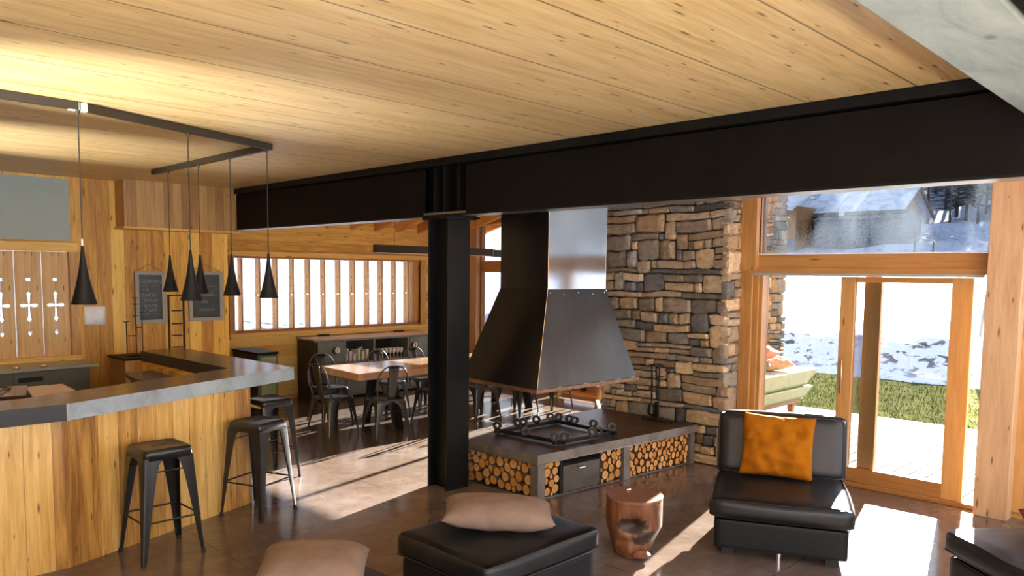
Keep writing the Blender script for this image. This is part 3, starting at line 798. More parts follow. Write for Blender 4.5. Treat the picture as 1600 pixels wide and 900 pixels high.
frame_part(w,'top_rail',.5,2.665,9.255,9.33,2.125,2.235,'wallh'); frame_part(w,'bottom_rail',.5,2.665,9.245,9.33,.93,1.005,'wallh')
frame_part(w,'side_jamb',2.575,2.665,9.255,9.33,1.005,2.125,'shutter'); frame_part(w,'side_jamb',.5,.6,9.255,9.33,1.005,2.125,'shutter')
mb = MB(); mb.box(.6,2.575,9.45,9.455,1.0,2.13); mb.build('pane', 'glass', w, smooth=0)
me2 = shutter_mesh(.241, 1.115, .03)
names = ['rightmost closed shutter board beside the window jamb behind the bar', 'closed shutter board with pierced cross, middle one seen behind the bar', 'closed pierced shutter board at the left edge of the photo']
for i in range(7):
    o = bpy.data.objects.new('shutter_board', me2); C.objects.link(o)
    o.location = (2.449-.252*i, 9.33 , 1.008)
    tag(o, names[i] if i < 3 else 'closed pierced shutter board beyond the left edge behind the bar', 'shutter', 'closed shutter boards behind the bar')

# dining terrace window and posts
mb = MB(); mb.box(9.36,9.50,10.14,10.33,0,2.95); structure(mb.build('trim_7', 'post', smooth=0, bevel=.005), 'pale post in the far corner of the dining area')
w = thing('window_5', 'tall dining window in the far corner', 'window', (9.5,9.3,0), world=True); w['kind'] = 'structure'
for a, b in ((8.45,8.58),(10.10,10.5)): frame_part(w,'side_jamb',9.46,9.55,a,b,.18,2.86)
frame_part(w,'transom',9.46,9.55,8.58,10.10,1.96,2.16,'frameh'); frame_part(w,'bottom_rail',9.46,9.55,8.58,10.10,.18,.28,'frameh'); frame_part(w,'top_rail',9.46,9.55,8.58,10.10,2.80,2.86,'frameh')
frame_part(w,'mullion',9.47,9.54,9.28,9.34,.28,1.96)
mb = MB(); mb.box(9.50,9.505,8.58,10.10,.28,2.80); mb.build('pane', 'glass_door', w, smooth=0)
d = thing('door_2', 'glazed door from the dining area to the terrace', 'door', (9.5,6.9,0), world=True); d['kind'] = 'structure'
for a in (6.25, 7.27, 8.22): frame_part(d,'stile',9.5,9.6,a,a+(.10 if a != 7.27 else .05),.03,2.38)
frame_part(d,'top_rail',9.5,9.6,6.35,8.22,2.30,2.38,'frameh'); frame_part(d,'bottom_rail',9.5,9.6,6.35,8.22,.03,.12,'frameh')
mb = MB(); mb.box(9.546,9.552,6.35,8.22,.12,2.30); mb.build('pane', 'glass_leaf', d, smooth=0)
# windows behind the viewer (reflected in the flue), enlarged for more fill light
for k, (x0,x1,z0,z1) in enumerate(((-2.3,1.2,.3,3.9),(1.5,4.1,.1,3.9),(4.6,7.1,.1,3.9))):
    w = thing('window_%d' % (6+k), 'large window in the wall behind the viewer', 'window', ((x0+x1)/2,-3.0,z0), world=True); w['kind'] = 'structure'
    m = MB()
    for a,b,c_,e in ((x0,x0+.09,z0,z1),(x1-.09,x1,z0,z1),((x0+x1)/2-.06,(x0+x1)/2+.06,z0,z1),(x0,x1,z0,z0+.09),(x0,x1,z1-.09,z1)): m.box(a,b,-3.08,-2.97,c_,e)
    m.build('frame', 'frame', w, smooth=0)
    m = MB(); m.box(x0,x1,-3.03,-3.024,z0,z1); m.build('pane', 'glass_clear', w, smooth=0)
for k, (y0,y1,z0,z1) in enumerate(((-2.5,.8,.5,2.6),)):  # unseen window added at the left for ambient fill
    w = thing('window_%d' % (9+k), 'added window in the far left wall, for fill light', 'window', (-2.5,(y0+y1)/2,z0), world=True); w['kind'] = 'structure'
    m = MB()
    for a,b,c_,e in ((y0,y0+.09,z0,z1),(y1-.09,y1,z0,z1),((y0+y1)/2-.06,(y0+y1)/2+.06,z0,z1),(y0,y1,z0,z0+.09),(y0,y1,z1-.09,z1)): m.box(-2.57,-2.47,a,b,c_,e)
    m.build('frame', 'frame', w, smooth=0)
    m = MB(); m.box(-2.53,-2.524,y0,y1,z0,z1); m.build('pane', 'glass_clear', w, smooth=0)

# ================================================================== THE BAR
KA = Vector((1.469,5.43)); KB = Vector((3.515,6.205))
bd = (KB-KA).normalized(); bn = Vector((-bd.y, bd.x))      # bn points to the inside
root = thing('bar_counter', 'L-shaped pine bar with thick grey zinc-edged top', 'bar counter', (2.4,6.2,0), world=True)
# plinth / boarded front: kink at the left like the top
fA = KA + bn*.045 + bd*.0; fB = Vector((2.996,6.003)); 
mb = MB(); mb.prism([(fA.x,fA.y),(fB.x,fB.y),(fB.x+bn.x*.10,fB.y+bn.y*.10),(fA.x+bn.x*.10,fA.y+bn.y*.10)],0,.975)
mb.build('front_panel', 'barfront', root, smooth=0)
mb = MB(); mb.prism([(-1.6,5.49),(fA.x,fA.y),(fA.x+bn.x*.10,fA.y+bn.y*.10),(-1.6,5.59)],0,.975)
mb.build('front_panel', 'barfront', root, smooth=0)
mb = MB(); mb.prism([(fB.x-.10,fB.y+.06),(fB.x,fB.y),(3.06,8.40),(2.96,8.40)],0,.975); mb.build('side_panel', wood('pine_bar_boards_side', Y, Z, .15, PINE), root, smooth=0)
# top (with its corner and its return)
inn = Vector((3.05,6.51))
kin = KA + bn*.44
top = [(-1.6,5.455),(KA.x,KA.y),(KB.x,KB.y),(3.48,8.52),(3.02,8.50),(inn.x,inn.y),(kin.x,kin.y),(-1.6,5.90)]
k = len(top)
m = MB()
m.add([(x,y,.978) for x,y in top]+[(x,y,1.085) for x,y in top], [tuple(reversed(range(k)))]+[(i,(i+1)%k,k+(i+1)%k,k+i) for i in (1,2)], 0)
m.add([(x,y,.978) for x,y in top]+[(x,y,1.085) for x,y in top], [(i,(i+1)%k,k+(i+1)%k,k+i) for i in (3,4,5,6,7)], 2)
m.add([(x,y,1.0851) for x,y in top], [tuple(range(k))], 1)
m.add([(top[0][0],top[0][1],.978),(top[1][0],top[1][1],.978),(top[1][0],top[1][1],1.085),(top[0][0],top[0][1],1.085)], [(0,1,2,3)], 2)
m.build('top', ['baredge','bartop','bartop_side'], root, smooth=0)
m = MB(); p = KA - bn*.002; m.prism([(p.x-.006,p.y-.002),(p.x+.012,p.y+.003),(p.x+.012,p.y+.02),(p.x-.006,p.y+.02)],.976,1.087); m.build('mitre_highlight', 'screw', root, smooth=0)  # bright metal sliver stands in for the highlight along the mitre
# inner apron under the return
m = MB(); m.box(3.06,3.10,6.62,8.38,.60,.975); m.build('apron', 'bartop_side', root, smooth=0)
o = None
root = thing('worktop_unit', 'low dark worktop unit inside the corner of the bar', 'worktop', (2.75,7.2,0), world=True)
m = MB(); m.prism([(2.56,7.42),(2.64,7.86),(2.90,7.86),(2.88,6.72),(2.58,6.66)],.905,.95); m.build('worktop', 'bartop', root, smooth=0, bevel=.003)
m = MB(); m.prism([(2.62,7.40),(2.68,7.82),(2.89,7.82),(2.87,6.75),(2.62,6.72)],0,.904); m.build('body', 'darkslot', root, smooth=0)
root = thing('chopping_board', 'pale wooden board lying behind the left end of the bar top', 'board', (1.8,7.1,.9), world=True)
m = MB(); m.prism([(1.60,6.80),(1.95,6.95),(1.98,7.42),(1.70,7.42)],.92,.95); m.build('board', 'palewood', root, smooth=0, bevel=.004)
root = thing('kitchen_island', 'low unit behind the bar that carries the pale board', 'cabinet', (1.6,7.0,0), world=True)
m = MB(); m.box(1.15,1.97,6.55,7.45,0,.918); m.build('body', 'greyfront', root, smooth=0, bevel=.004)
root = thing('lacquered_box', 'dark red glossy box at the left edge behind the bar', 'box', (1.4,6.8,.95), world=True)
m = MB(); m.prism([(1.22,6.60),(1.50,6.56),(1.64,7.10),(1.34,7.18)],.92,1.005); m.build('body', 'darkwood', root, smooth=0, bevel=.006)
m = MB(); m.tube([(1.30,6.70,1.01),(1.40,6.8,1.022),(1.5,7.0,1.012),(1.46,7.1,1.008)], .006, 8); m.build('fold', 'darkwood', root)

# back counter along the plank wall
root = thing('back_counter', 'grey kitchen counter standing under the shuttered window', 'counter', (1.8,8.95,0), world=True)
m = MB(); m.prism([(-.6,8.40),(2.68,8.75),(2.68,9.24),(-.6,9.24)],.925,.955); m.build('worktop', 'greytop', root, smooth=0, bevel=.004)
m = MB(); m.prism([(-.6,8.43),(2.60,8.785),(2.60,9.24),(-.6,9.24)],.0,.924); m.build('body', 'greyfront', root, smooth=0)
def onfront(t, z): return (-.6+3.2*t, 8.43+.355*t, z)
for t0, t1 in ((.56,.775),(.78,.995)):
    a, b = onfront(t0,.1), onfront(t1,.1)
    m = MB(); m.add([(a[0],a[1]-.012,.1),(b[0],b[1]-.012,.1),(b[0],b[1]-.012,.915),(a[0],a[1]-.012,.915),(a[0],a[1],.1),(b[0],b[1],.1),(b[0],b[1],.915),(a[0],a[1],.915)],
        [(0,1,2,3),(4,7,6,5),(0,4,5,1),(1,5,6,2),(2,6,7,3),(3,7,4,0)])
    dr = m.build('door', 'greyfront', root, smooth=0)
    a, b = onfront(t0+.01,.1), onfront(t0+.08,.1)
    m = MB(); m.hexa([(a[0],a[1]-.016,.82),(b[0],b[1]-.016,.82),(b[0],b[1]-.01,.82),(a[0],a[1]-.01,.82),(a[0],a[1]-.016,.865),(b[0],b[1]-.016,.865),(b[0],b[1]-.01,.865),(a[0],a[1]-.01,.865)])
    m.build('recessed_handle', 'darkslot', dr, smooth=0)
for i, (x, y) in enumerate(((1.93,8.75),(2.18,8.79))):
    m = MB(); m.lathe([(.03,0),(.034,.008),(.03,.016),(.012,.02)], 20, (0,0,0))
    o = m.build('stove_knob', 'chrome'); o.location = (x, y, .956)
    tag(o, ('round chrome disc on the back counter, the left one of two', 'round chrome disc on the back counter, the right one of two')[i], 'metal disc', 'chrome discs on the back counter')

# wooden box with black lid and the candle stand
root = thing('wooden_cabinet', 'narrow wooden cabinet with black top at the end of the bar return', 'cabinet', (3.08,8.85,0), world=True)
m = MB(); m.box(2.90,3.27,8.62,9.12,0,.975); m.build('body', 'boxwood', root, smooth=0, bevel=.004)
m = MB(); m.box(2.885,3.285,8.60,9.13,.976,1.0); m.build('lid', 'steel', root, smooth=0, bevel=.003)
m = MB(); m.box(3.085,3.115,8.595,8.615,.90,.99); m.build('latch', 'chrome', root, smooth=0, bevel=.003)
m = MB(); m.box(3.15,3.26,8.604,8.618,.945,.97); m.build('metal_edge', 'chrome', root, smooth=0)
root = thing('candle_stand', 'tall thin black iron candle stand on the wooden cabinet', 'candle stand', (3.08,8.85,1.0), world=True)
m = MB(); m.box(2.98,3.20,8.80,8.90,1.001,1.012); m.build('base', 'iron', root, smooth=0)
for x, zt_ in ((3.00,1.37),(3.10,1.63),(3.165,1.47)):
    m = MB(); m.cyl((x,8.85,1.01),(x,8.85,zt_),.006,n=8); m.build('stem', 'iron', root)
for x, z_ in ((3.00,1.37),(3.10,1.63),(3.165,1.47),(3.10,1.56),(3.10,1.43)):
    m = MB(); m.lathe([(.012,0),(.032,.004),(.034,.010),(.03,.010)], 16, (x,8.85,z_)); m.build('drip_dish', 'iron', root)
for x0, x1, z_ in ((3.0,3.10,1.22),(3.10,3.165,1.31)):
    m = MB(); m.cyl((x0,8.85,z_),(x1,8.85,z_),.005,n=8); m.build('cross_rod', 'iron', root)
root = thing('wire_rack', 'narrow black wire rack hanging on the plank wall between the slates', 'rack', (3.71,9.27,1.0), world=True)
for x in (3.625,3.80):
    m = MB(); m.box(x-.006,x+.006,9.262,9.295,.93,1.645); m.build('upright', 'iron', root, smooth=0)
m = MB(); m.box(3.62,3.805,9.262,9.295,1.635,1.65); m.build('top_bar', 'iron', root, smooth=0)
for z_ in (1.02,1.16,1.30,1.455):
    m = MB(); m.box(3.665,3.765,9.24,9.295,z_,z_+.012); m.build('shelf', 'iron', root, smooth=0)

# sheet of paper and slates
m = MB(); m.grid(lambda u,v: (2.715+.22*u, 9.294-.004*math.sin(u*PI), 1.325+.205*v), 6, 3)
o = m.build('paper_notice', 'paper'); sm = o.modifiers.new('solid','SOLIDIFY'); sm.thickness = .001
tag(o, 'white sheet of paper pinned to the plank wall behind the bar', 'paper')

def text_mesh(lines, size, mat):
    obs = []
    vs, fs = [], []
    dgv = bpy.context.view_layer
    for (s_, x, y, sc_) in lines:
        cu = bpy.data.curves.new('chalk_line', 'FONT'); cu.body = s_; cu.size = size*sc_; cu.align_x = 'CENTER'; cu.extrude = .0008; cu.shear = .1
        ob = bpy.data.objects.new('chalk_line', cu); C.objects.link(ob); dgv.update()
        me = bpy.data.meshes.new_from_object(ob.evaluated_get(bpy.context.evaluated_depsgraph_get()))
        b = len(vs)
        vs += [(v.co.x+x, v.co.z, v.co.y+y) for v in me.vertices]; fs += [tuple(reversed([b+i for i in p.vertices])) for p in me.polygons]
        bpy.data.objects.remove(ob); bpy.data.meshes.remove(me)
    return vs, fs
def slate(x0, x1, z0, z1, lines, label, squig):
    cx_ = (x0+x1)/2; w_, h_ = x1-x0, z1-z0
    root = thing('chalkboard', label, 'chalkboard', (cx_,9.27,z0), 0, 'slates hanging behind the bar')
    m = MB(); m.box(-w_/2+.035,w_/2-.035,-.004,.006,.035,h_-.035); m.build('slate', 'slate', root, smooth=0)
    m = MB()
    b = .042
    m.box(-w_/2,w_/2,-.022,.018,0,b); m.box(-w_/2,w_/2,-.022,.018,h_-b,h_); m.box(-w_/2,-w_/2+b,-.0221,.018,b,h_-b); m.box(w_/2-b,w_/2,-.0221,.018,b,h_-b)
    m.build('frame', 'slate_frame', root, smooth=0, bevel=.002)
    m = MB(); m.tube([(-w_/2+.03,.0,h_),(0,.012,h_+.085),(w_/2-.03,.0,h_)], .0035, 6); m.build('string', 'string', root)
    m = MB(); m.cyl((0,0.02,h_+.087),(0,-.012,h_+.087),.007,n=8); m.build('nail', 'screw', root)
    for ln in lines:
        vs, fs = text_mesh([ln], .06, 'chalk')
        m = MB(); m.add(vs, fs); m.xf(Matrix.Translation((0,-.0055,0))); m.build('chalk_writing', 'chalk', root, smooth=0)
    for (a, b2, z_) in squig:
        pts = [(a+(b2-a)*i/14, -.0065, z_+.006*math.sin(i*1.9)) for i in range(15)]
        m = MB(); m.tube(pts, .0018, 4); m.build('chalk_scribble', 'chalk', root, smooth=0)
    return root
slate(3.245,3.585,1.32,1.925, [('ETERMAN',0,.47,.95),('LA',-.05,.375,.95),('TARTE',-.02,.31,.9),('PICTUE',0,.25,.8),('SOUPE',.0,.19,.85),('CAFE',.0,.13,1.0)],
      'blue-grey chalkboard with chalk writing, the left of the two', [(-.11,-.02,.435),(.01,.11,.438),(-.11,.1,.11)])
slate(3.86,4.28,1.33,1.93, [('TISANES',.0,.30,.8),('VIN',-.02,.21,.9),('CHOCOLAT',.0,.12,.6)],
      'dark green chalkboard with faint writing, right of the wire rack', [(-.15,-.05,.45),(.0,.14,.42),(-.15,-.06,.23),(.05,.15,.31)])

# drinks cooler
root = thing('drinks_cooler', 'low black drinks cooler with glass front beyond the bar end', 'cooler', (4.95,9.4,0), world=True)
m = MB(); m.box(4.72,5.00,9.25,9.95,.02,.86); m.build('body', 'green_metal', root, smooth=0, bevel=.006)
m = MB(); m.box(4.71,5.01,9.23,9.96,.861,.89); m.build('lid', 'steel', root, smooth=0, bevel=.004)
dd = MB(); dd.box(4.727,4.993,9.225,9.249,.06,.855); dd = dd.build('door', 'deskband', root, smooth=0, bevel=.003)
m = MB(); m.box(4.755,4.965,9.219,9.224,.12,.83); m.build('glass_front', 'cooler_face', dd, smooth=0)
for x, y in ((4.76,9.30),(4.96,9.30),(4.76,9.90),(4.96,9.90)):
    m = MB(); m.cyl((x,y,0),(x,y,.02),.02,n=10); m.build('foot', 'rubber', root)

# ------------------------------------------------------------------ stools
def leg_section(zs, cs, ws, th=.004):
    """folded sheet-metal leg: corner at (c,c) pointing outward, wings of width w going inward"""
    m = MB(); vs = []
    for z_, c_, w_ in zip(zs, cs, ws):
        r = min(.02, w_*.45)
        out = [(c_-w_, c_), (c_-r, c_), (c_-r*.3, c_-r*.3+ r*.0), (c_, c_-r), (c_, c_-w_)]
        i_ = [(c_-th, c_-w_), (c_-th, c_-r), (c_-r*.3-th, c_-r*.3-th), (c_-r, c_-th), (c_-w_, c_-th)]
        vs += [(x, y, z_) for x, y in out+i_]
    k = 10; fs = []
    for j in range(len(zs)-1):
        for i in range(k): fs.append((j*k+i, j*k+(i+1)%k, (j+1)*k+(i+1)%k, (j+1)*k+i))
    fs += [tuple(reversed(range(k))), tuple((len(zs)-1)*k+i for i in range(k))]
    m.add(vs, fs); return m
def rrect(hw, r, n=5):
    pts = []
    for q, (sx_, sy_) in enumerate(((1,1),(-1,1),(-1,-1),(1,-1))):
        for i in range(n):
            t = PI/2*q + PI/2*i/(n-1); pts.append((sx_*(hw-r)+r*math.cos(t), sy_*(hw-r)+r*math.sin(t)))
    return pts
def rings(m, rs_, mi=0, captop=True):
    k = len(rs_[0][0]); vs = []
    for pts, z_ in rs_: vs += [(x,y,z_) for x,y in pts]
    fs = [(j*k+i, j*k+(i+1)%k, (j+1)*k+(i+1)%k, (j+1)*k+i) for j in range(len(rs_)-1) for i in range(k)]
    if captop: fs.append(tuple((len(rs_)-1)*k+i for i in range(k)))
    m.add(vs, fs, mi)
def make_stool(label):
    root = thing('bar_stool', label, 'stool', group='metal stools along the bar')
    m = MB()
    rings(m, [(rrect(.168,.03),.685),(rrect(.163,.035),.735),(rrect(.158,.038),.752),(rrect(.148,.036),.757),(rrect(.142,.034),.7535)])
    s_ = m.build('seat', 'stool', root, smooth=50); sm = s_.modifiers.new('solid','SOLIDIFY'); sm.thickness = .003
    m = MB(); m.prism([(x,y) for x,y in [(-.045,-.011),(.045,-.011),(.052,0),(.045,.011),(-.045,.011),(-.052,0)]],.7540,.7552); m.build('hand_slot', 'darkslot', s_, smooth=0)
    for q in range(4):
        zs = [.02,.12,.35,.58,.66,.70]; cs = [.212,.205,.190,.174,.169,.1665]; ws = [.030,.038,.058,.082,.10,.135]
        l = leg_section(zs, cs, ws).xf(Matrix.Rotation(PI/2*q,4,'Z')).build('leg', 'stool', root, smooth=30)
        f = MB(); f.cyl((.201,.201,0),(.2,.2,.028),.017,.015,n=10); f.xf(Matrix.Rotation(PI/2*q,4,'Z')).build('rubber_foot', 'rubber', l)
        a, b = .186, .186
        m = MB(); m.cyl((-.19,.186,.275),(.19,.186,.275),.0065,n=8); m.xf(Matrix.Rotation(PI/2*q,4,'Z')).build('foot_rail', 'stool', root)
    for q in range(2):
        m = MB(); m.cyl((-.16,.155,.605+.0),(.16,.155,.605),.005,n=8); m.xf(Matrix.Rotation(PI*q,4,'Z')).build('brace', 'stool', root)
    return root
st = make_stool('black metal bar stool standing nearest the viewer, at the left'); st.location = (2.005,5.35,0); st.rotation_euler = (0,0,R(1))
st2 = copy_tree(st); st2.location = (2.913,5.722,0); st2.rotation_euler = (0,0,R(22)); st2['label'] = 'middle metal bar stool, in front of the right end of the bar boards'
st3 = copy_tree(st); st3.location = (3.50,6.66,0); st3.rotation_euler = (0,0,R(5)); st3['label'] = 'farthest metal bar stool, half hidden behind the bar corner'

# ------------------------------------------------------------------ track with pendants
def rail(name, pts, z0, z1, w_, mat, root):
    for a, b in zip(pts, pts[1:]):
        a, b = Vector(a), Vector(b); d_ = (b-a).normalized(); n_ = Vector((-d_.y,d_.x))*w_/2
        m = MB(); m.prism([(a.x-n_.x,a.y-n_.y),(b.x-n_.x,b.y-n_.y),(b.x+n_.x,b.y+n_.y),(a.x+n_.x,a.y+n_.y)], z0, z1)
        m.build(name, mat, root, smooth=0, bevel=.002)
tr = [(-1.2,5.10),(1.09,5.13),(1.50,5.09)]
root = thing('lamp_track', 'dark U-shaped lamp track fixed under the pine ceiling over the bar', 'lamp track', (2.2,5.8,2.9), world=True)
P0 = (1.49,5.09); P1 = (2.985,5.60); P2 = (2.985,7.95)
rail('rail', [(-.9,4.99),P0], CZ-.05, CZ-.001, .036, 'track', root)
rail('rail', [P0,P1], CZ-.0505, CZ-.001, .036, 'track', root)
rail('rail', [(P1[0],P1[1]-.018),P2], CZ-.051, CZ-.001, .036, 'track', root)
m = MB(); m.box(1.44,1.54,5.075,5.115,CZ-.054,CZ-.003); m.build('connector', 'white', root, smooth=0, bevel=.003)
def make_pendant(label):
    root = thing('pendant_lamp', label, 'pendant lamp', group='black cone pendants over the bar')
    # origin = lower rim of the shade
    prof = [(.073,0),(.0715,.004),(.060,.045),(.046,.10),(.033,.16),(.0225,.22),(.0145,.28),(.0095,.33),(.0085,.345),(.006,.350)]
    m = MB(); n_ = 28; vs = []
    inner = [(r-.0025, z_) for r, z_ in prof[:-1]]
    allp = prof[::-1] + inner
    for r, z_ in allp:
        for j_ in range(n_): t = 2*PI*j_/n_; vs.append((r*math.cos(t), r*math.sin(t), z_))
    fs = [(i*n_+j_, (i+1)*n_+j_, (i+1)*n_+(j_+1)%n_, i*n_+(j_+1)%n_) for i in range(len(allp)-1) for j_ in range(n_)]
    m.add(vs, fs); m.build('shade', 'lampblack', root, smooth=50)
    m = MB(); m.lathe([(.004,.05),(.022,.06),(.027,.085),(.02,.115),(.012,.15)], 16); m.build('bulb', 'white', root)
    m = MB(); m.cyl((0,0,.345),(0,0,CZ-.05-1.735),.0038,n=8); m.build('cord', 'cord', root)
    m = MB(); m.lathe([(.004,0),(.014,.025),(.014,.03)], 14, (0,0,CZ-.05-1.735-.03)); m.build('ceiling_cup', 'track', root)
    return root
pend = make_pendant('black cone pendant lamp hanging farthest left')
pend.location = (1.488,5.085,1.735)
m = MB(); m.cyl((1.488,5.085,2.08),(1.488,5.085,2.125),.0055,n=8); o = m.build('cord_clip', 'white'); o.parent = pend; o.location = -Vector((1.488,5.085,1.735))
for (x, y, lb) in ((2.245,5.345,'lowest and largest looking cone pendant, in front of the right slate'),(2.962,5.60,'rightmost cone pendant, hanging at the track corner'),
                   (2.985,6.28,'cone pendant second from the right, in front of the dining window frame'),(2.985,6.90,'small cone pendant directly in front of the right slate'),
                   (2.985,7.58,'farthest cone pendant, hanging over the wire rack')):
    c_ = copy_tree(pend); c_.location = (x, y, 1.735); c_['label'] = lb
    for ch in list(c_.children):
        if ch.name.startswith('cord_clip'): bpy.data.objects.remove(ch)

# ------------------------------------------------------------------ dining furniture
root = thing('dining_table', 'long thick-slab wooden dining table behind the steel column', 'table', (6.8,8.0,0), world=True)
m = MB()
T0 = [(5.12,7.565),(8.7,7.44),(8.72,8.44),(5.20,8.51)]
m.add([(x,y,.665) for x,y in T0]+[(x,y,.75) for x,y in T0], [(3,2,1,0),(4,5,6,7),(0,1,5,4),(1,2,6,5),(2,3,7,6),(3,0,4,7)])
m.build('tabletop', 'tabletop', root, smooth=0, bevel=.006)
for x in (5.76,8.1):
    for s_ in (-1,1):
        m = MB(); y0 = 7.98; m.hexa([(x-.03,y0+s_*.36-.05,0),(x+.03,y0+s_*.36-.05,0),(x+.03,y0+s_*.36+.05,0),(x-.03,y0+s_*.36+.05,0),(x-.03,y0+s_*.20-.07,.664),(x+.03,y0+s_*.20-.07,.664),(x+.03,y0+s_*.20+.07,.664),(x-.03,y0+s_*.20+.07,.664)])
        m.build('leg', 'steel', root, smooth=0, bevel=.003)
    m = MB(); m.box(x-.028,x+.028,7.72,8.24,.22,.30); m.build('stretcher', 'steel', root, smooth=0)

def make_chair(label):
    root = thing('metal_chair', label, 'chair', group='sheet metal chairs around the dining table')
    m = MB()
    rings(m, [(rrect(.185,.05),.425),(rrect(.182,.052),.448),(rrect(.175,.05),.455),(rrect(.165,.05),.448)])
    s_ = m.build('seat', 'chair', root, smooth=50); sm = s_.modifiers.new('solid','SOLIDIFY'); sm.thickness = .003
    for q in range(4):
        zs = [.0,.08,.22,.33,.39,.425]; cs = [.225,.217,.203,.192,.187,.184]; ws = [.026,.032,.05,.075,.105,.165]
        leg_section(zs, cs, ws).xf(Matrix.Rotation(PI/2*q,4,'Z')).build('leg', 'chair', root, smooth=30)
    m = MB(); m.cyl((-.16,-.16,.30),(.16,.16,.30),.005,n=6); m.cyl((-.16,.16,.30),(.16,-.16,.30),.005,n=6); m.build('cross_brace', 'chair', root)
    # back hoop (back is at -Y)
    pts = []
    pts.append((-.165,-.15,.44))
    for i in range(25):
        t = PI - PI*i/24
        x = .195*math.copysign(abs(math.cos(t))**.75, math.cos(t)); z_ = .62 + .235*math.sin(t)**.85
        pts.append((x, -.165-.085*((z_-.44)/.41), z_))
    pts.append((.165,-.15,.44))
    m = MB(); m.tube(pts, .0095, 8); m.build('back_frame', 'chair', root)
    m = MB()
    def sp(u, v):
        z_ = .445+.405*v; wd = .045+.022*v; x = (2*u-1)*wd
        return (x, -.168-.085*((z_-.44)/.41) - .008*(1-(2*u-1)**2), z_)
    m.grid(sp, 7, 8); o = m.build('back_splat', 'chair', root); sm = o.modifiers.new('solid','SOLIDIFY'); sm.thickness = .003
    return root
ch = make_chair('metal chair at the near left corner of the table, seen from its left side'); ch.location = (5.03,7.975,0); ch.rotation_euler = (0,0,R(-84))
spots = [(5.43,7.46,-12,'metal chair nearest the viewer, back turned, at the long side of the table'),
         (6.33,7.62,4,'metal chair just left of the steel column, on the near side of the table'),
         (6.95,7.46,-5,'metal chair whose legs show just right of the column under the hood'),
         (7.68,7.45,6,'metal chair seen by its legs below the middle of the hood'),
         (8.38,7.42,-4,'rightmost metal chair on the near table side, legs under the hood corner'),
         (5.42,8.66,176,'metal chair behind the left end of the table, facing the viewer'),
         (6.32,8.62,184,'metal chair behind the table in front of the open glass shelf'),
         (6.93,8.62,178,'sunlit metal chair behind the table in front of the right cabinet dial'),
         (7.65,8.62,182,'metal chair on the far table side hidden behind the column'),
         (8.35,8.60,176,'metal chair at the far right end of the table')]
for x, y, a, lb in spots:
    c_ = copy_tree(ch); c_.location = (x, y, 0); c_.rotation_euler = (0,0,R(a)); c_['label'] = lb

# sideboard
root = thing('sideboard', 'long low metal sideboard with two dialled doors under the dining window', 'sideboard', (7.1,10.3,0), world=True)
m = MB(); m.box(6.03,8.26,10.04,10.58,.915,.945); m.build('top', 'shelftop', root, smooth=0, bevel=.003)
m = MB(); m.box(6.05,6.09,10.08,10.57,0,.914); m.build('side_panel', 'cabside', root, smooth=0)
m = MB(); m.box(8.20,8.24,10.08,10.57,0,.914); m.build('side_panel', 'cabside', root, smooth=0)
m = MB(); m.box(6.09,8.20,10.54,10.57,.05,.914); m.build('back_panel', 'cabinside', root, smooth=0)
m = MB(); m.box(7.12,7.42,10.50,10.535,.56,.90); m.build('back_panel', 'yellowbox', root, smooth=0)['label'] = 'ochre back panel'
for x in (6.56,7.10,7.78):
    m = MB(); m.box(x,x+.035,10.07,10.54,.05,.914); m.build('divider', 'cabdoor', root, smooth=0)
m = MB(); m.box(6.09,8.20,10.07,10.54,.525,.555); m.build('shelf', 'cabdoor', root, smooth=0)
m = MB(); m.box(6.09,8.20,10.07,10.54,.03,.06); m.build('shelf', 'cabdoor', root, smooth=0)
m = MB(); m.box(6.05,8.24,10.055,10.075,.885,.914); m.build('top_rail', 'cabdoor', root, smooth=0)
for x0, x1, dx in ((6.10,6.55,6.42),(7.82,8.19,7.91)):
    m = MB(); m.box(x0,x1,10.06,10.08,.565,.88); dr = m.build('door', 'cabdoor', root, smooth=0, bevel=.002)
    m = MB(); m.cyl((dx,10.06,.75),(dx,10.03,.75),.045,n=24); kb = m.build('dial', 'dial', dr)
    m = MB(); m.box(dx-.004,dx+.004,10.026,10.03,.72,.78); m.build('pointer', 'darkslot', dr, smooth=0)
    m = MB(); m.cyl((dx-.02,10.059,.745),(dx-.02,10.04,.745),.05,n=24); m.build('dial_backplate', 'darkslot', dr)
for x0, x1 in ((6.10,6.55),(6.60,7.09),(7.14,7.77),(7.82,8.19)):
    m = MB(); m.box(x0,x1,10.06,10.08,.065,.50); dr = m.build('drawer', 'cabdoor', root, smooth=0, bevel=.002)
    m = MB(); m.cyl(((x0+x1)/2-.07,10.045,.40),((x0+x1)/2+.07,10.045,.40),.007,n=8); m.build('handle', 'chrome', dr)
rg_ = random.Random(3)
gl = None
def tumbler(r, h, mat, nm, lb, cat, grp, x, y, z_):
    m = MB(); m.lathe([(r*.8,0),(r*.85,.004),(r,h),(r*.93,h),(r*.78,.012),(.001,.01)], 14)
    o = m.build(nm, mat); o.location = (x, y, z_); tag(o, lb, cat, grp); return o
x = 6.63; k_ = 0
protos = {}
for row, yy in enumerate((10.14,10.24,10.34)):
    for i in range(6):
        xx = 6.635+.078*i+.01*row
        h_ = (.12,.16,.11,.19,.14,.17)[(i+row*2) % 6]
        key = (h_,)
        if key not in protos:
            protos[key] = tumbler(.031, h_, 'ceramic', 'stoneware_beaker', 'pale beaker standing in the left open bay of the sideboard', 'beaker', 'pale beakers in the sideboard', xx, yy, .5555)
        else:
            o = protos[key].copy(); C.objects.link(o); o.location = (xx, yy, .5555)
m = MB(); m.lathe([(.03,0),(.03,.003),(.004,.006),(.004,.07),(.02,.08),(.033,.11),(.03,.155),(.029,.155),(.03,.11),(.001,.082)], 14)
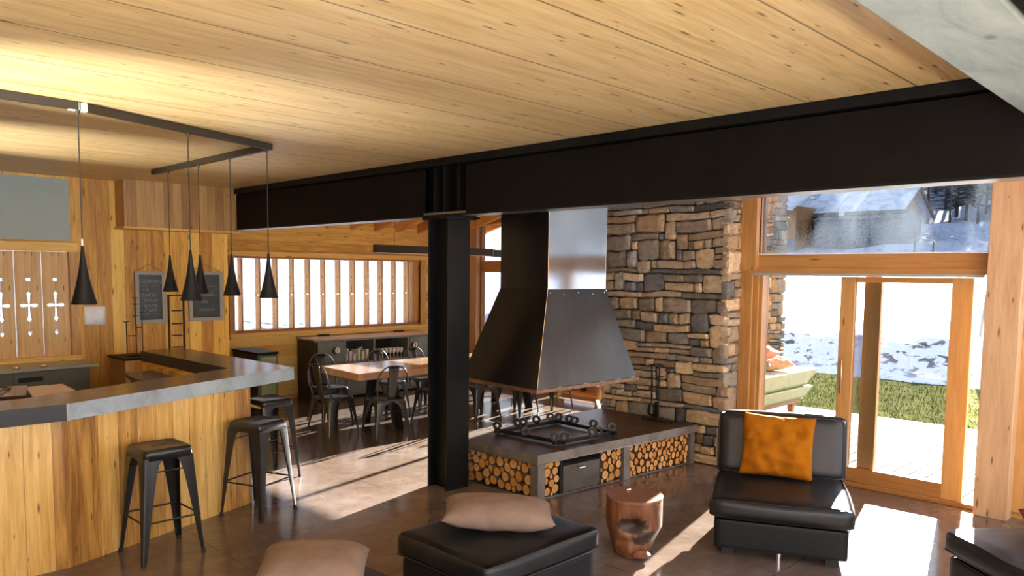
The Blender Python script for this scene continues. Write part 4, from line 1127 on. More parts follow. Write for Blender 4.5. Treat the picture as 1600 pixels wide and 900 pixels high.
g0 = m.build('wine_glass', 'glassware'); g0.location = (7.17,10.14,.5555); tag(g0, 'stemmed glass standing in the middle bay of the sideboard', 'wine glass', 'stemmed glasses in the sideboard')
for row, yy in enumerate((10.14,10.23)):
    for i in range(8):
        if row == 0 and i == 0: continue
        o = g0.copy(); C.objects.link(o); o.location = (7.17+.076*i, yy+.005*(i % 2), .5555)
for (x, lb) in ((6.47,'small flat black thing on the dining window ledge, the left one'),(7.93,'small flat black thing on the dining window ledge, the right one')):
    m = MB(); m.box(-.09,.09,-.03,.03,0,.02); o = m.build('black_hinge_block', 'darkslot', bevel=.004); o.location = (x, 10.50, .946); tag(o, lb, 'black block', 'black blocks under the dining window')

# linear lamps over the table
def bar_lamp(x0, x1, y, label):
    root = thing('linear_lamp', label, 'hanging lamp', ((x0+x1)/2,y,2.19), 0, 'long lamps over the dining table')
    L = (x1-x0)/2
    m = MB(); m.box(-L,L,-.04,.04,0,.10); m.build('housing', 'track', root, smooth=0, bevel=.003)
    m = MB(); m.box(-L+.02,L-.02,-.03,.03,-.004,0.0); m.build('diffuser', 'white', root, smooth=0)
    for s_ in (-1,1):
        m = MB(); m.cyl((s_*L*.7,0,.10),(s_*L*.7,0,4.14-.27*max(0,y-5.5)-2.19),.0025,n=6); m.build('cable', 'cord', root)
    m = MB(); m.box(L,L+.006,-.041,.041,-.002,.102); m.build('end_cap', 'white', root, smooth=0)
bar_lamp(5.70,7.73,8.05,'long dark linear lamp crossing behind the steel column')
bar_lamp(7.95,9.2,8.25,'second linear lamp, its end showing left of the hood')

# bench by the terrace side of the dining area
root = thing('wooden_bench', 'orange wooden bench with splayed pale legs under the right corner of the hood', 'bench', (9.2,7.6,0), world=True)
m = MB(); m.hexa([(9.12,7.05,.13),(9.42,7.05,.13),(9.42,8.05,.13),(9.12,8.05,.13),(9.12,7.05,.26),(9.42,7.05,.26),(9.42,8.05,.26),(9.12,8.05,.26)])
m.build('seat', 'frameh', root, smooth=0, bevel=.01)
for a, b in (((8.80,6.92,.0),(9.05,7.02,.36)),((8.80,6.92,.10),(8.62,6.72,.0)),((9.2,8.0,0),(9.2,7.95,.13))):
    m = MB(); m.tube([a,b], .035, 4); m.build('leg', 'bench', root, smooth=0)
m = MB(); m.cyl((9.115,7.42,.19),(9.07,7.42,.19),.035,n=16); m.build('knob', 'iron', root)

# ================================================================== THE HEARTH
HF, HR, HB, HL = Vector((4.735,4.34)), Vector((6.965,4.153)), Vector((6.965,5.43)), Vector((4.70,5.40))
root = thing('hearth', 'raised raw-steel hearth platform full of firewood in front of the stone wall', 'hearth', (5.8,4.8,0), world=True)
q = [(HF.x,HF.y),(HR.x,HR.y),(HB.x,HB.y),(HL.x,HL.y)]
m = MB(); k = 4
m.add([(x,y,.33) for x,y in q]+[(x,y,.412) for x,y in q], [(3,2,1,0),(0,1,5,4),(1,2,6,5),(2,3,7,6),(3,0,4,7)], 0)
m.add([(x,y,.4121) for x,y in q], [(0,1,2,3)], 1)
m.build('top_plate', ['hearthedge','hearthtop'], root, smooth=0)
# weld beads along the lower edges of the plate
m = MB()
def lerp(a, b, t): return a + (b-a)*t
for A_, B_ in ((HL,HF),(HF,HR)):
    m.tube([(*lerp(A_,B_,t/40.), .331+.0025*math.sin(t*2.3)) for t in range(41)], [.0035+.0022*abs(math.sin(t*1.7)) for t in range(41)], 6)
m.tube([(HF.x-.002,HF.y-.002,.33),(HF.x-.002,HF.y-.002,.41)], .006, 6)
m.build('weld_seam', 'screw', root)
# base
u = (HR-HF).normalized(); vv = Vector((-u.y, u.x)); lf_ = (HL-HF).normalized()
BF = HF + u*.035 + lf_*.03
def bp(a, b): p = BF + u*a + lf_*b; return (p.x, p.y)
def post(a, b, wa, wb):
    m = MB(); m.prism([bp(a,b),bp(a+wa,b),bp(a+wa,b+wb),bp(a,b+wb)],0,.33); return m.build('post', 'hearthedge', root, smooth=0, bevel=.002)
post(0,0,.085,.09); post(1.105,0,.09,.06); post(2.15,0,.06,.06); post(0,.96,.08,.06)
m = MB(); m.prism([bp(.33,.315),bp(2.14,.315),bp(2.14,.95),bp(.33,.95)],0.009,.33); m.build('core', 'darkslot', root, smooth=0)
m = MB(); m.prism([bp(.0,.03),bp(2.2,.03),bp(2.2,1.03),bp(.0,1.03)],.0,.008); m.build('base_plate', 'hearthedge', root, smooth=0)
m = MB(); m.prism([bp(.29,.02),bp(.305,.02),bp(.305,.31),bp(.29,.31)],.008,.33); m.build('divider', 'darkslot', root, smooth=0)
m = MB(); m.prism([bp(.79,.02),bp(.805,.02),bp(.805,.31),bp(.79,.31)],.008,.33); m.build('divider', 'darkslot', root, smooth=0)
# drawer box
m = MB(); m.prism([bp(.315,.012),bp(.78,.012),bp(.78,.30),bp(.315,.30)],.02,.255); dr = m.build('drawer', 'drawer', root, smooth=0, bevel=.002)
m = MB(); c0 = BF + u*.50 + lf_*.006
m.tube([(c0.x-.03,c0.y-.004,.235),(c0.x-.03,c0.y-.03,.225),(c0.x+.05,c0.y-.032,.225),(c0.x+.05,c0.y-.004,.235)], .006, 8); m.build('handle', 'chrome', dr)

LG = {}
def log_obj(rad, L_, seed):
    rs = random.Random(seed); ph = [rs.uniform(0,6.28) for _ in range(3)]
    m = MB(); m.cyl((0,0,0),(0,L_,0), rad, rad*.97, 14, 0, 1, rf=lambda t: 1+.05*math.sin(2*t+ph[0])+.035*math.sin(3*t+ph[1]))
    me_o = m.build('firewood_log', ['bark','logend'], smooth=40)
    return me_o
def pack(w_, h_, rmin, rmax, seed, n):
    rs = random.Random(seed); out = []
    for it in range(26000):
        f_ = 1 - it/26000.
        r_ = rmin + (rmax-rmin)*f_*rs.uniform(.75,1.)
        x_ = rs.uniform(r_, w_-r_); y_ = rs.uniform(r_, h_-r_)
        if all((x_-a)**2+(y_-b)**2 > (r_+c_+.0008)**2 for a,b,c_ in out): out.append((x_,y_,r_))
        if len(out) >= n: break
    return out
protos = {}
def place_logs(orig, du, axis, w_, rmin, rmax, seed, n, label, grp, L_=.24, z0=.012, h_=.315):
    ang = math.atan2(axis.y, axis.x) - PI/2
    for i, (a, b, r_) in enumerate(pack(w_, h_, rmin, rmax, seed, n)):
        rr_ = max(.008, round(r_-.0006, 3))
        if rr_ not in protos:
            o = log_obj(rr_, L_, i); protos[rr_] = o
        else:
            o = protos[rr_].copy(); C.objects.link(o)
        p = orig + du*a - axis*(.0 + .012*((i*7) % 5)/5.)
        o.location = (p.x, p.y, z0+b); o.rotation_euler = (0, (i*1.7) % 6.28 if False else 0, ang)
        tag(o, label, 'log', grp)
A1 = Vector(bp(.035,.10)); place_logs(A1, lf_, u, .85, .020, .046, 1, 40, 'round log in the stack on the column side of the hearth', 'logs in the left side of the hearth')
A2 = Vector(bp(.09,.03)); place_logs(A2, u, lf_, .195, .016, .042, 2, 14, 'round log between the front corner of the hearth and its drawer', 'logs left of the hearth drawer')
A3 = Vector(bp(.81,.03)); place_logs(A3, u, lf_, .29, .015, .044, 3, 19, 'round log between the hearth drawer and the second steel post', 'logs right of the hearth drawer')
A4 = Vector(bp(1.20,.03)); place_logs(A4, u, lf_, .945, .014, .036, 4, 88, 'round log in the big stack between the second post and the stone wall', 'logs at the stone wall end of the hearth')

# fire grate of steel bars set with rings
root = thing('fire_grate', 'square iron fire grate with pairs of rings standing on the hearth', 'fire grate', (5.4,4.8,.412), world=True)
G = [Vector((5.14,4.46)), Vector((5.86,4.40)), Vector((5.90,5.16)), Vector((5.10,5.20))]
for i in range(4):
    a, b = G[i], G[(i+1) % 4]; d_ = (b-a).normalized()
    m = MB(); a2, b2 = a-d_*.05, b+d_*.05; n_ = Vector((-d_.y,d_.x))
    for off, w_ in ((0,.006),(.03,.006)):
        m.prism([(a2.x+n_.x*off,a2.y+n_.y*off),(b2.x+n_.x*off,b2.y+n_.y*off),(b2.x+n_.x*(off+w_),b2.y+n_.y*(off+w_)),(a2.x+n_.x*(off+w_),a2.y+n_.y*(off+w_))],.424+.004*(i%2),.452+.004*(i%2))
    m.build('bar', 'iron', root, smooth=0, bevel=.002)
for p in G:
    m = MB(); m.cyl((p.x,p.y,.413),(p.x,p.y,.44),.014,n=10); m.build('foot', 'iron', root)
def ring(p, ax, r_=.040, th=.014, mat='iron', z_=.49):
    m = MB(); ax = Vector((*ax,0)).normalized(); up = Vector((0,0,1)); sd = up.cross(ax)
    n_ = 20; vs = []
    for s_ in (-1,1):
        for rr_ in (r_, r_*.5):
            for i in range(n_):
                t = 2*PI*i/n_; vs.append(Vector((p[0],p[1],z_)) + ax*s_*th + (sd*math.cos(t)+up*math.sin(t))*rr_)
    fs = []
    for i in range(n_):
        j_ = (i+1) % n_
        fs += [(i,j_,n_+j_,n_+i),(2*n_+i,3*n_+i,3*n_+j_,2*n_+j_),(i,2*n_+i,2*n_+j_,j_),(n_+i,n_+j_,3*n_+j_,3*n_+i)]
    m.add(vs, fs); return m.build('ring', mat, root, smooth=40)
cam2 = Vector((-.75,-.66))
for i, (x, y, a) in enumerate(((5.11,5.22,0),(5.36,5.19,0),(5.43,5.18,0),(5.62,5.18,0),(5.83,5.18,1),(5.90,5.13,1),(5.89,4.98,1),(5.88,4.90,1),(5.88,4.66,1),(5.88,4.44,1),(5.55,4.41,0),(5.63,4.40,0),(5.20,4.45,0),(5.13,4.50,1),(5.12,4.86,1))):
    ax_ = (cam2.x + (.25 if a else -.1), cam2.y + (-.1 if a else .2))
    ring((x,y), ax_, .040 if i not in (10,9,12) else .043, .016, 'ironface' if i in (9,10,11,12) else 'iron')

# fire tools
root = thing('fire_tools', 'black iron stand of fire tools against the stone wall', 'fire tools', (6.88,4.60,.412), world=True)
m = MB(); m.box(6.78,6.84,4.38,4.72,.413,.423); m.box(6.74,6.96,4.56,4.60,.424,.432); m.build('base', 'iron', root, smooth=0)
m = MB(); m.cyl((6.85,4.56,.42),(6.85,4.56,1.0),.008,n=8); m.build('pole', 'iron', root)
m = MB(); m.tube([(6.85,4.50,.99),(6.85,4.56,1.01),(6.85,4.68,.99)], .007, 6); m.build('hanger', 'iron', root)
m = MB(); m.tube([(6.85,4.50,.88),(6.85,4.66,.88)], .005, 6); m.build('cross_bar', 'iron', root)
m = MB(); m.tube([(6.86,4.665,1.0),(6.865,4.66,.85),(6.86,4.655,.60)], .009, 6); m.build('brush', 'iron', root)
m = MB(); m.lathe([(.02,0),(.04,.02),(.035,.10),(.012,.14)], 12, (6.86,4.66,.45)); m.build('brush_head', 'iron', root)
m = MB(); m.tube([(6.86,4.61,.98),(6.87,4.605,.62)], .006, 6); m.hexa([(6.86,4.56,.44),(6.875,4.56,.44),(6.875,4.65,.44),(6.86,4.65,.44),(6.88,4.585,.60),(6.89,4.585,.60),(6.89,4.625,.60),(6.88,4.625,.60)]); m.build('shovel', 'iron', root)

# hood
root = thing('fireplace_hood', 'tall tapering dark steel hood hanging over the hearth', 'fireplace hood', (5.53,4.93,.92), world=True)
b0 = [(4.80,4.42),(6.17,4.37),(6.22,5.42),(4.88,5.47)]
t0 = [(5.145,4.625),(5.95,4.60),(5.97,5.22),(5.16,5.245)]
m = MB(); th = .006
m.add([(x,y,.955) for x,y in b0]+[(x,y,1.81) for x,y in t0], [(0,1,5,4),(1,2,6,5),(2,3,7,6),(3,0,4,7)])
cx0, cy0 = 5.53, 4.93
ins = lambda p, k_: (cx0+(p[0]-cx0)*k_, cy0+(p[1]-cy0)*k_)
m.add([(*ins(p,.985),.955) for p in b0]+[(*ins(p,.975),1.81) for p in t0], [(4,5,1,0),(5,6,2,1),(6,7,3,2),(7,4,0,3)])
m.build('canopy', 'hood', root, smooth=0)
m = MB()
r0 = [ins(p,1.035) for p in b0]; r1 = [ins(p,.95) for p in b0]
m.add([(*p,.925) for p in r0]+[(*p,.925) for p in r1]+[(*p,.957) for p in r0]+[(*p,.957) for p in r1],
      [f for i in range(4) for j_ in [(i+1)%4] for f in ((i,4+i,4+j_,j_),(8+i,8+j_,12+j_,12+i),(i,j_,8+j_,8+i),(4+i,12+i,12+j_,4+j_))])
m.build('rim', 'rim', root, smooth=0)
m = MB(); m.add([(x,y,1.81) for x,y in t0]+[(x,y,4.13) for x,y in t0], [(1,2,6,5),(2,3,7,6),(3,0,4,7)],0); m.add([(t0[0][0],t0[0][1],1.81),(t0[1][0],t0[1][1],1.81),(t0[1][0],t0[1][1],4.13),(t0[0][0],t0[0][1],4.13)],[(0,1,2,3)],1)
m.build('flue', ['hood','flue'], root, smooth=0)  # one steel in two tones, painting in the bright reflection on one side
m = MB()
for t_ in (.03,.5,.97):
    p = lerp(Vector(t0[0]), Vector(t0[1]), t_); m.cyl((p.x,p.y-.012,1.775),(p.x,p.y+.01,1.775),.006,n=8)
for t_ in (.25,.75):
    p = lerp(Vector(t0[0]), Vector(t0[1]), t_); m.cyl((p.x,p.y-.014,1.76),(p.x,p.y+.01,1.76),.005,n=8)
for t_ in (.2,.45,.62,.8,.95):
    p = lerp(Vector(b0[0]), Vector(b0[1]), t_); m.box(p.x-.025,p.x+.025,p.y-.012,p.y,.957,.961)
m.build('rivet', 'screw', root)['kind'] = 'stuff'
m = MB(); m.tube([(b0[0][0],b0[0][1],.957),(t0[0][0],t0[0][1],1.81),(t0[0][0],t0[0][1],4.1)], .0025, 6); m.tube([(t0[0][0],t0[0][1],1.81),(t0[1][0],t0[1][1],1.81),(t0[1][0],t0[1][1],4.1)], .0025, 6)
m.build('corner_seam', 'chrome', root)

# ================================================================== SEATING
def leather_block(root, w_, d_, z0, z1, name, mat='leather', r=.045, bulge=.02, c=(0,0), seed=1, wr=.006, n=20):
    m = MB(); soft_box(m, w_, d_, z1-z0, r, bulge, n, (c[0],c[1],z0), seed=seed, wr=wr)
    return welded(m.build(name, mat, root, smooth=0))
def chrome_legs(root, hw, hd):
    for a in (-1,1):
        for b in (-1,1):
            m = MB(); m.cyl((a*hw,b*hd,0),(a*hw,b*hd,.06),.018,n=12); m.build('leg', 'chrome', root)
ac = thing('lounge_chair', 'armless black leather lounge chair with high back in front of the terrace window', 'armchair', (5.30,2.465,0), R(-64))
leather_block(ac, .87, .82, .055, .265, 'base', 'leather_side', .02, .004, wr=0)
leather_block(ac, .93, .86, .266, .425, 'seat_cushion', 'leather', .055, .035, (0,-.02), 3)
m = MB(); soft_box(m, .94, .20, .50, .07, .015, 20, (0,0,0), seed=5, wr=.004)
m.xf(Matrix.Translation((0,.40,.385)) @ Matrix.Rotation(R(-14),4,'X')); welded(m.build('backrest', 'leather', ac, smooth=0))
m = MB()
pp = rrect(.462,.06,5); 
m.tube([(x,-.095,.245+y*.53) for x,y in pp], .0045, 6, True); m.xf(Matrix.Translation((0,.40,.385)) @ Matrix.Rotation(R(-14),4,'X')); m.build('piping', 'leather', ac)
m = MB(); m.tube([(x,y*.92-.02,.298) for x,y in rrect(.464,.05,5)], .005, 6, True); m.build('piping', 'leather', ac)
for x in (-.15,.15):
    m = MB(); m.tube([(x,-.445+.0,.36),(x,-.42,.415),(x,-.30,.447),(x,.1,.455)], .003, 5); m.build('seam', 'leather_side', ac)
for a in (-1,1):
    for b in (-1,1):
        m = MB(); m.box(a*.34-.04,a*.34+.04,b*.32-.04,b*.32+.04,0,.06); m.build('leg', 'rubber', ac, smooth=0)
m = MB(); m.cyl((0,-.38,0),(0,-.38,.06),.018,n=12); m.build('leg', 'chrome', ac)
# mustard cushion leaning on its backrest
m = MB(); pillow(m, .52, .47, .15, 4, wr=.016, pinch=.06)
m.xf(Matrix.Rotation(R(74),4,'X'))
o = welded(m.build('mustard_cushion', 'mustard', smooth=0))
Mx = Matrix.Translation((5.30,2.465,0)) @ Matrix.Rotation(R(-64),4,'Z') @ Matrix.Translation((-.03,.135,.690)) @ Matrix.Rotation(R(2),4,'Y')
o.matrix_world = Mx
tag(o, 'mustard orange cushion leaning on the back of the black lounge chair', 'cushion')

ot = thing('leather_ottoman', 'square black leather ottoman with the striped beige cushion, centre foreground', 'ottoman', (3.15,3.19,0), R(0))
leather_block(ot, .90, .74, .05, .285, 'base', 'leather_side', .03, .004, wr=0)
leather_block(ot, .95, .79, .288, .432, 'seat_cushion', 'leather', .045, .02, (0,0), 8, wr=.006)
m = MB(); m.tube([(x*.99,y*.83,.300) for x,y in rrect(.478,.045,5)], .006, 6, True); m.build('piping', 'leather', ot)
m = MB(); m.tube([(-.10,-.398,.32),(-.10,-.385,.42),(-.10,-.2,.446),(-.10,.2,.446)], .003, 5); m.build('seam', 'leather_side', ot)
chrome_legs(ot, .38, .3)
m = MB(); pillow(m, .66, .40, .17, 9, wr=.003, pinch=.05)
o = welded(m.build('beige_cushion', 'taupe', smooth=0)); o.location = (3.15,3.20,.532); o.rotation_euler = (R(2),R(3),R(-43))
tag(o, 'beige woven cushion lying on the square black ottoman', 'cushion')

ot2 = thing('pouffe', 'dark brown leather seat cut off by the bottom edge of the photo', 'ottoman', (1.83,3.02,0), R(-1))
leather_block(ot2, .86, .86, .05, .27, 'base', 'leather_brown', .03, .004, wr=0)
leather_block(ot2, .90, .90, .272, .425, 'seat_cushion', 'leather_brown', .05, .02, (0,0), 12)
chrome_legs(ot2, .36, .36)
m = MB(); pillow(m, .52, .48, .19, 13, wr=.003, pinch=.05)
o = welded(m.build('brown_cushion', 'taupe', smooth=0)); o.location = (1.90,3.20,.525); o.rotation_euler = (R(3),R(2),R(-38))
tag(o, 'brown woven cushion at the bottom edge of the photo', 'cushion')

ot3 = thing('corner_pouffe', 'black leather seat in the bottom right corner in front of the pine post', 'ottoman', (5.22,.70,0), R(-41))
leather_block(ot3, .88, .88, .05, .262, 'base', 'leather_side', .03, .004, wr=0)
leather_block(ot3, .94, .94, .264, .425, 'seat_cushion', 'leather', .055, .03, (0,0), 21, wr=.009)
m = MB(); m.tube([(x,y,.296) for x,y in rrect(.470,.05,5)], .006, 6, True); m.build('piping', 'leather', ot3)
chrome_legs(ot3, .38, .38)
m = MB(); pillow(m, .40, .30, .12, 17)
o = welded(m.build('red_cushion', 'red', smooth=0)); o.location = (5.32,.82,.525); o.rotation_euler = (R(4),R(-4),R(20))
tag(o, 'brick red fabric cushion at the right edge of the photo', 'cushion')

# stump stool
root = thing('stump_stool', 'carved tree trunk stool with a hollow, half lit by the sun', 'stool', (4.375,3.09,0), R(15))
m = MB()
def srf(t, z_):
    f_ = 1 + .035*math.sin(2*t+1) + .02*math.sin(5*t)
    if z_ < .20:
        k_ = (.20-z_)/.20
        f_ *= 1 - k_*(.22 + .14*math.sin(t*1.0+2.3) + .10*math.sin(3*t+.6)+.05*math.sin(7*t))
    # big hollow on the camera side (about 220 deg)
    da = math.atan2(math.sin(t-R(199)), math.cos(t-R(199)))
    f_ -= .36*math.exp(-(da/.45)**2 - ((z_-.245)/.055)**2)
    db = math.atan2(math.sin(t-R(185)), math.cos(t-R(185)))
    f_ -= .10*math.exp(-(db/.5)**2 - ((z_-.13)/.03)**2)
    dc = math.atan2(math.sin(t-R(255)), math.cos(t-R(255)))
    f_ -= .2*math.exp(-(dc/.3)**2 - ((z_-.115-.12*dc)/.016)**2)
    return f_
prof = [(.13,0.),(.15,.008)]+[( .150+.052*min(1,(i*.0145)/.19)**.8, .015+i*.0145) for i in range(27)]+[(.206,.408),(.200,.417)]
m.lathe(prof, 96, rf=srf)
m.mi[-1] = 1
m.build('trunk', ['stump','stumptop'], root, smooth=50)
m = MB(); m.lathe([(.03,0),(.055,.01),(.06,.03),(.03,.055)], 16, (-.120,-.10,.02), rf=lambda t,z_: 1+.2*math.sin(3*t)); m.build('root_knuckle', 'stump', root)
m = MB()
for i in range(2):
    m.lathe([(.001,.0),(.012,.002),(.011,.009),(.001,.011)], 12, (.07+.02*i,.08-.01*i,.418))
m.build('metal_cap', 'chrome', root)

# ================================================================== OUTSIDE
def prof(s_):
    if s_ < 0: return 0
    if s_ < .5: return -.12*s_
    if s_ < 2.4: 
        t = (s_-.5)/1.9; return -.06 + .80*(t*t*(3-2*t))
    z_ = .74 + (min(s_,45)-2.4)*.063
    if s_ > 45: z_ += (min(s_,80)-45)*.155
    if s_ > 80: z_ += (s_-80)*.33
    return z_
def terr(x, y):
    a = x-15.6 + .25*math.sin(y*.35); b = (y-16.5) + .3*math.sin(x*.3)
    s_ = max(a, b) if max(a, b) < 3 else math.log(math.exp(a*.2)+math.exp(b*.2))/.2 if max(a,b) < 60 else max(a,b)
    s_ = max(a, b, s_ - 3.4*0) if False else max(a, b)
    z_ = prof(s_)
    bk = math.exp(-((s_-1.6)/1.1)**2)
    z_ += .16*bk*mn.noise(Vector((x*1.3, y*1.3, 0))) + .10*bk*mn.noise(Vector((x*4, y*4, 1)))
    if s_ > 2.5:
        am = min(1., (s_-2.5)/15)
        z_ += am*.35*mn.noise(Vector((x*.12, y*.12, 3))) + am*.12*mn.noise(Vector((x*.5,y*.5,5)))
        if s_ > 45: z_ += .7*mn.noise(Vector((x*.08,y*.16,9)))
    return z_ - .06
def clod(x, y):
    s_ = max(x-15.6, y-16.5)
    v_ = math.exp(-((s_-1.5)/1.0)**2)
    if s_ > 3: v_ = (.2 if x > y*.8 else .7) if s_ < 30 else .75
    if s_ < .2: v_ = 0
    return v_
xs = [-40,-25,-15,-8,-3,0,3,6,9,11,12.5,14,15,15.3]+[15.6+.09*i for i in range(40)]+[19.4+.5*i for i in range(12)]+[26+1.6*i for i in range(14)]+[50+3.2*i for i in range(34)]
ys = [-60,-40,-25,-15,-8,-4]+[-2+.14*i for i in range(70)]+[8+.3*i for i in range(28)]+[16.5+.16*i for i in range(22)]+[20.2+.8*i for i in range(16)]+[34+2.4*i for i in range(32)]
m = MB(); vs = []
for x in xs:
    for y in ys: vs.append((x, y, terr(x,y)))
ny = len(ys)
fs = []
for i in range(len(xs)-1):
    for j_ in range(ny-1):
        xm, ym = (xs[i]+xs[i+1])/2, (ys[j_]+ys[j_+1])/2
        fs.append((i*ny+j_, (i+1)*ny+j_, (i+1)*ny+j_+1, i*ny+j_+1))
m.add(vs, fs)
o = m.build('ground', 'snow', smooth=0); o.data.polygons.foreach_set('use_smooth', [True]*len(o.data.polygons))
a = o.data.attributes.new('clod', 'FLOAT', 'POINT'); a.data.foreach_set('value', [clod(v[0],v[1]) for v in vs])
structure(o, 'snow-covered ground, bank and hillside')
m = MB(); m.grid(lambda u_,v_: (11.3+4.4*u_, -6+22*v_, -.035+.02*mn.noise(Vector((u_*9,v_*40,0)))), 24, 90)
o = structure(m.build('ground_lawn', 'grass', smooth=0), 'patchy frosted lawn beyond the deck')
m = MB(); rg_ = random.Random(11)
for i in range(9000):
    x = rg_.uniform(11.32,15.6); y = rg_.uniform(1.0,8.5); a = rg_.uniform(0,PI); h_ = rg_.uniform(.02,.055)
    if x > 11.35 and 5.5 < y < 6.7 and x < 12: continue; w_ = .006
    dx, dy = math.cos(a)*w_, math.sin(a)*w_; lx, ly = rg_.uniform(-.02,.02), rg_.uniform(-.02,.02)
    m.add([(x-dx,y-dy,-.03),(x+dx,y+dy,-.03),(x+lx,y+ly,h_-.03)], [(0,1,2)])
tag(m.build('lawn_grass', 'blade', smooth=0), 'short frosted grass beyond the terrace deck', 'grass', None, 'stuff')
m = MB()
for i in range(108): m.box(7.5,11.35,-4.5+.152*i,-4.5+.152*i+.137,-.05,-.02)
m.box(7.5,11.35,-4.5,11.9,-.09,-.06)
structure(m.build('floor_deck', 'deck', smooth=0), 'weathered plank deck outside')
# stakes
for i, (x, y, h_, ln) in enumerate(((17.9,4.55,1.0,.05),(18.4,4.35,1.0,-.12),(60.,18.6,2.1,0),(58.,16.8,1.3,0))):
    m = MB(); z_ = terr(x,y)-.1; m.tube([(x,y,z_),(x+ln,y+ln,z_+h_)], .03 if i < 2 else .06, 6)
    tag(m.build('stake', 'fence'), ['thin dark stake in the snow, left of the two near the bank','leaning dark stake in the snow, right of the two near the bank','dark post on the snowy hillside','short far post on the snowy hillside'][i], 'stake', 'stakes in the snow')

# outdoor sofa with cushions
root = thing('outdoor_sofa', 'outdoor sofa base with pale green double cushions on the deck', 'outdoor sofa', (9.9,5.05,-.02), world=True)
for x, y in ((9.55,4.75),(10.45,4.75),(9.3,5.5),(10.45,5.5)):
    m = MB(); m.hexa([(x-.03,y-.03,-.02),(x+.03,y-.03,-.02),(x+.03,y+.03,-.02),(x-.03,y+.03,-.02),(x-.045,y-.04,.17),(x+.045,y-.04,.17),(x+.045,y+.04,.17),(x-.045,y+.04,.17)]); m.build('leg', 'sofawood', root, smooth=0)
m = MB(); m.hexa([(8.95,4.70,.165),(10.58,4.70,.165),(10.58,5.55,.165),(8.95,5.55,.165),(8.9,4.68,.225),(10.68,4.68,.225),(10.68,5.57,.225),(8.9,5.57,.225)]); m.build('frame', 'sofawood', root, smooth=0, bevel=.006)
def flared(z0, z1, x1a, x1b, name):
    m = MB(); m.hexa([(8.9,4.66,z0),(x1a,4.66,z0),(x1a,5.55,z0),(8.9,5.55,z0),(8.9,4.60,z1),(x1b,4.60,z1),(x1b,5.58,z1),(8.9,5.58,z1)])
    o = m.build(name, 'greenfab', root, smooth=30, bevel=.02, seg=3)
    m = MB(); m.tube([(8.9,4.648,z0+.02),(x1a+.01,4.648,z0+.02),(x1a+.01,5.5,z0+.02)], .012, 6); m.build('piping', 'greenpipe', o)
flared(.23, .40, 10.66, 10.84, 'seat_cushion'); flared(.405, .63, 10.68, 11.02, 'seat_cushion')
for i, (x, y, z_, w_, mat, rz, rx, lb) in enumerate(((9.55,4.95,.70,.62,'darkfab',20,4,'dark patterned pillow lowest in the heap on the outdoor sofa'),(10.2,4.95,.69,.50,'tan',-30,8,'tan pillow at the right of the heap on the outdoor sofa'),
        (9.72,4.95,.84,.66,'redorange',12,-14,'bright orange-red pillow on top of the heap on the outdoor sofa'),(10.35,5.35,.75,.5,'darkfab',40,20,'brown patterned pillow at the right back of the heap on the outdoor sofa'))):
    m = MB(); pillow(m, w_, w_*.85, .17, 30+i, 20, wr=.012); o = welded(m.build('outdoor_pillow', mat, smooth=0)); o.location = (x,y,z_+.045); o.rotation_euler = (R(rx),R(-rx*.6),R(rz)); tag(o, lb, 'pillow', 'pillows on the outdoor sofa')

# neighbouring house
root = thing('stone_house', 'grey rendered house with a snowy gable roof seen through the upper pane', 'house', (72,27,3.5), world=True)
gz = 3.0
m = MB(); m.box(70,76,23.1,30.0,gz-1,7.75); m.add([(70,23.1,7.75),(76,23.1,7.75),(73,23.1,9.5)], [(0,1,2)]); m.build('wall', 'render', root, smooth=0)
m = MB(); m.box(68.4,69.98,22.2,29.6,gz-1,6.9); m.build('annex_wall', 'render', root, smooth=0)
m = MB(); m.hexa([(68.2,22.1,6.85),(70.0,22.1,7.35),(70.0,29.6,7.35),(68.2,29.6,6.85),(68.2,22.1,7.0),(70.0,22.1,7.5),(70.0,29.6,7.5),(68.2,29.6,7.0)]); m.build('annex_roof', 'render', root, smooth=0)
m = MB(); m.add([(70.0,23.08,7.75),(76.,23.08,7.75),(73,23.08,9.5)], [(0,1,2)]); m.build('gable_boards', 'roofedge', root, smooth=0)
for sg in (0,1):
    m = MB(); x0_ = 69.3 if sg == 0 else 76.7
    m.hexa([(x0_,22.4,7.35),(73,22.4,9.55),(73,31.0,9.55),(x0_,31.0,7.35),(x0_,22.4,7.6),(73,22.4,9.8),(73,31.0,9.8),(x0_,31.0,7.6)]); m.build('roof', 'roofsnow', root, smooth=0)
for a in (0,1):
    x0_ = 69.3 if a == 0 else 76.7
    m = MB(); m.hexa([(x0_,22.28,7.2),(73,22.28,9.4),(73,22.4,9.4),(x0_,22.4,7.2),(x0_,22.28,7.58),(73,22.28,9.78),(73,22.4,9.78),(x0_,22.4,7.58)]); m.build('bargeboard', 'roofedge', root, smooth=0)
m = MB(); m.box(69.15,69.32,22.4,31,7.3,7.62); m.build('gutter', 'greyfront', root, smooth=0)
m = MB(); m.box(69.1,69.9,27.3,27.8,6.9,8.0); m.build('dormer', 'whitepaint', root, smooth=0)
for y0_ in (26.4, 28.2):
    m = MB(); m.hexa([(69.4,y0_,7.68),(72.9,y0_,9.78),(72.9,y0_+.5,9.78),(69.4,y0_+.5,7.68),(69.4,y0_,7.76),(72.9,y0_,9.86),(72.9,y0_+.5,9.86),(69.4,y0_+.5,7.76)]); m.build('snow_strip', 'whitepaint', root, smooth=0)
root = thing('wooden_barn', 'orange-brown wooden barn with a snowy roof left of the grey house', 'barn', (69,33,3.5), world=True)
m = MB(); m.box(66,74,30.2,37,gz-1,8.1); m.build('wall', 'barnwood', root, smooth=0)
m = MB(); m.box(65.8,65.98,30.2,37,gz-1,5.2); m.build('lower_wall', 'render', root, smooth=0)
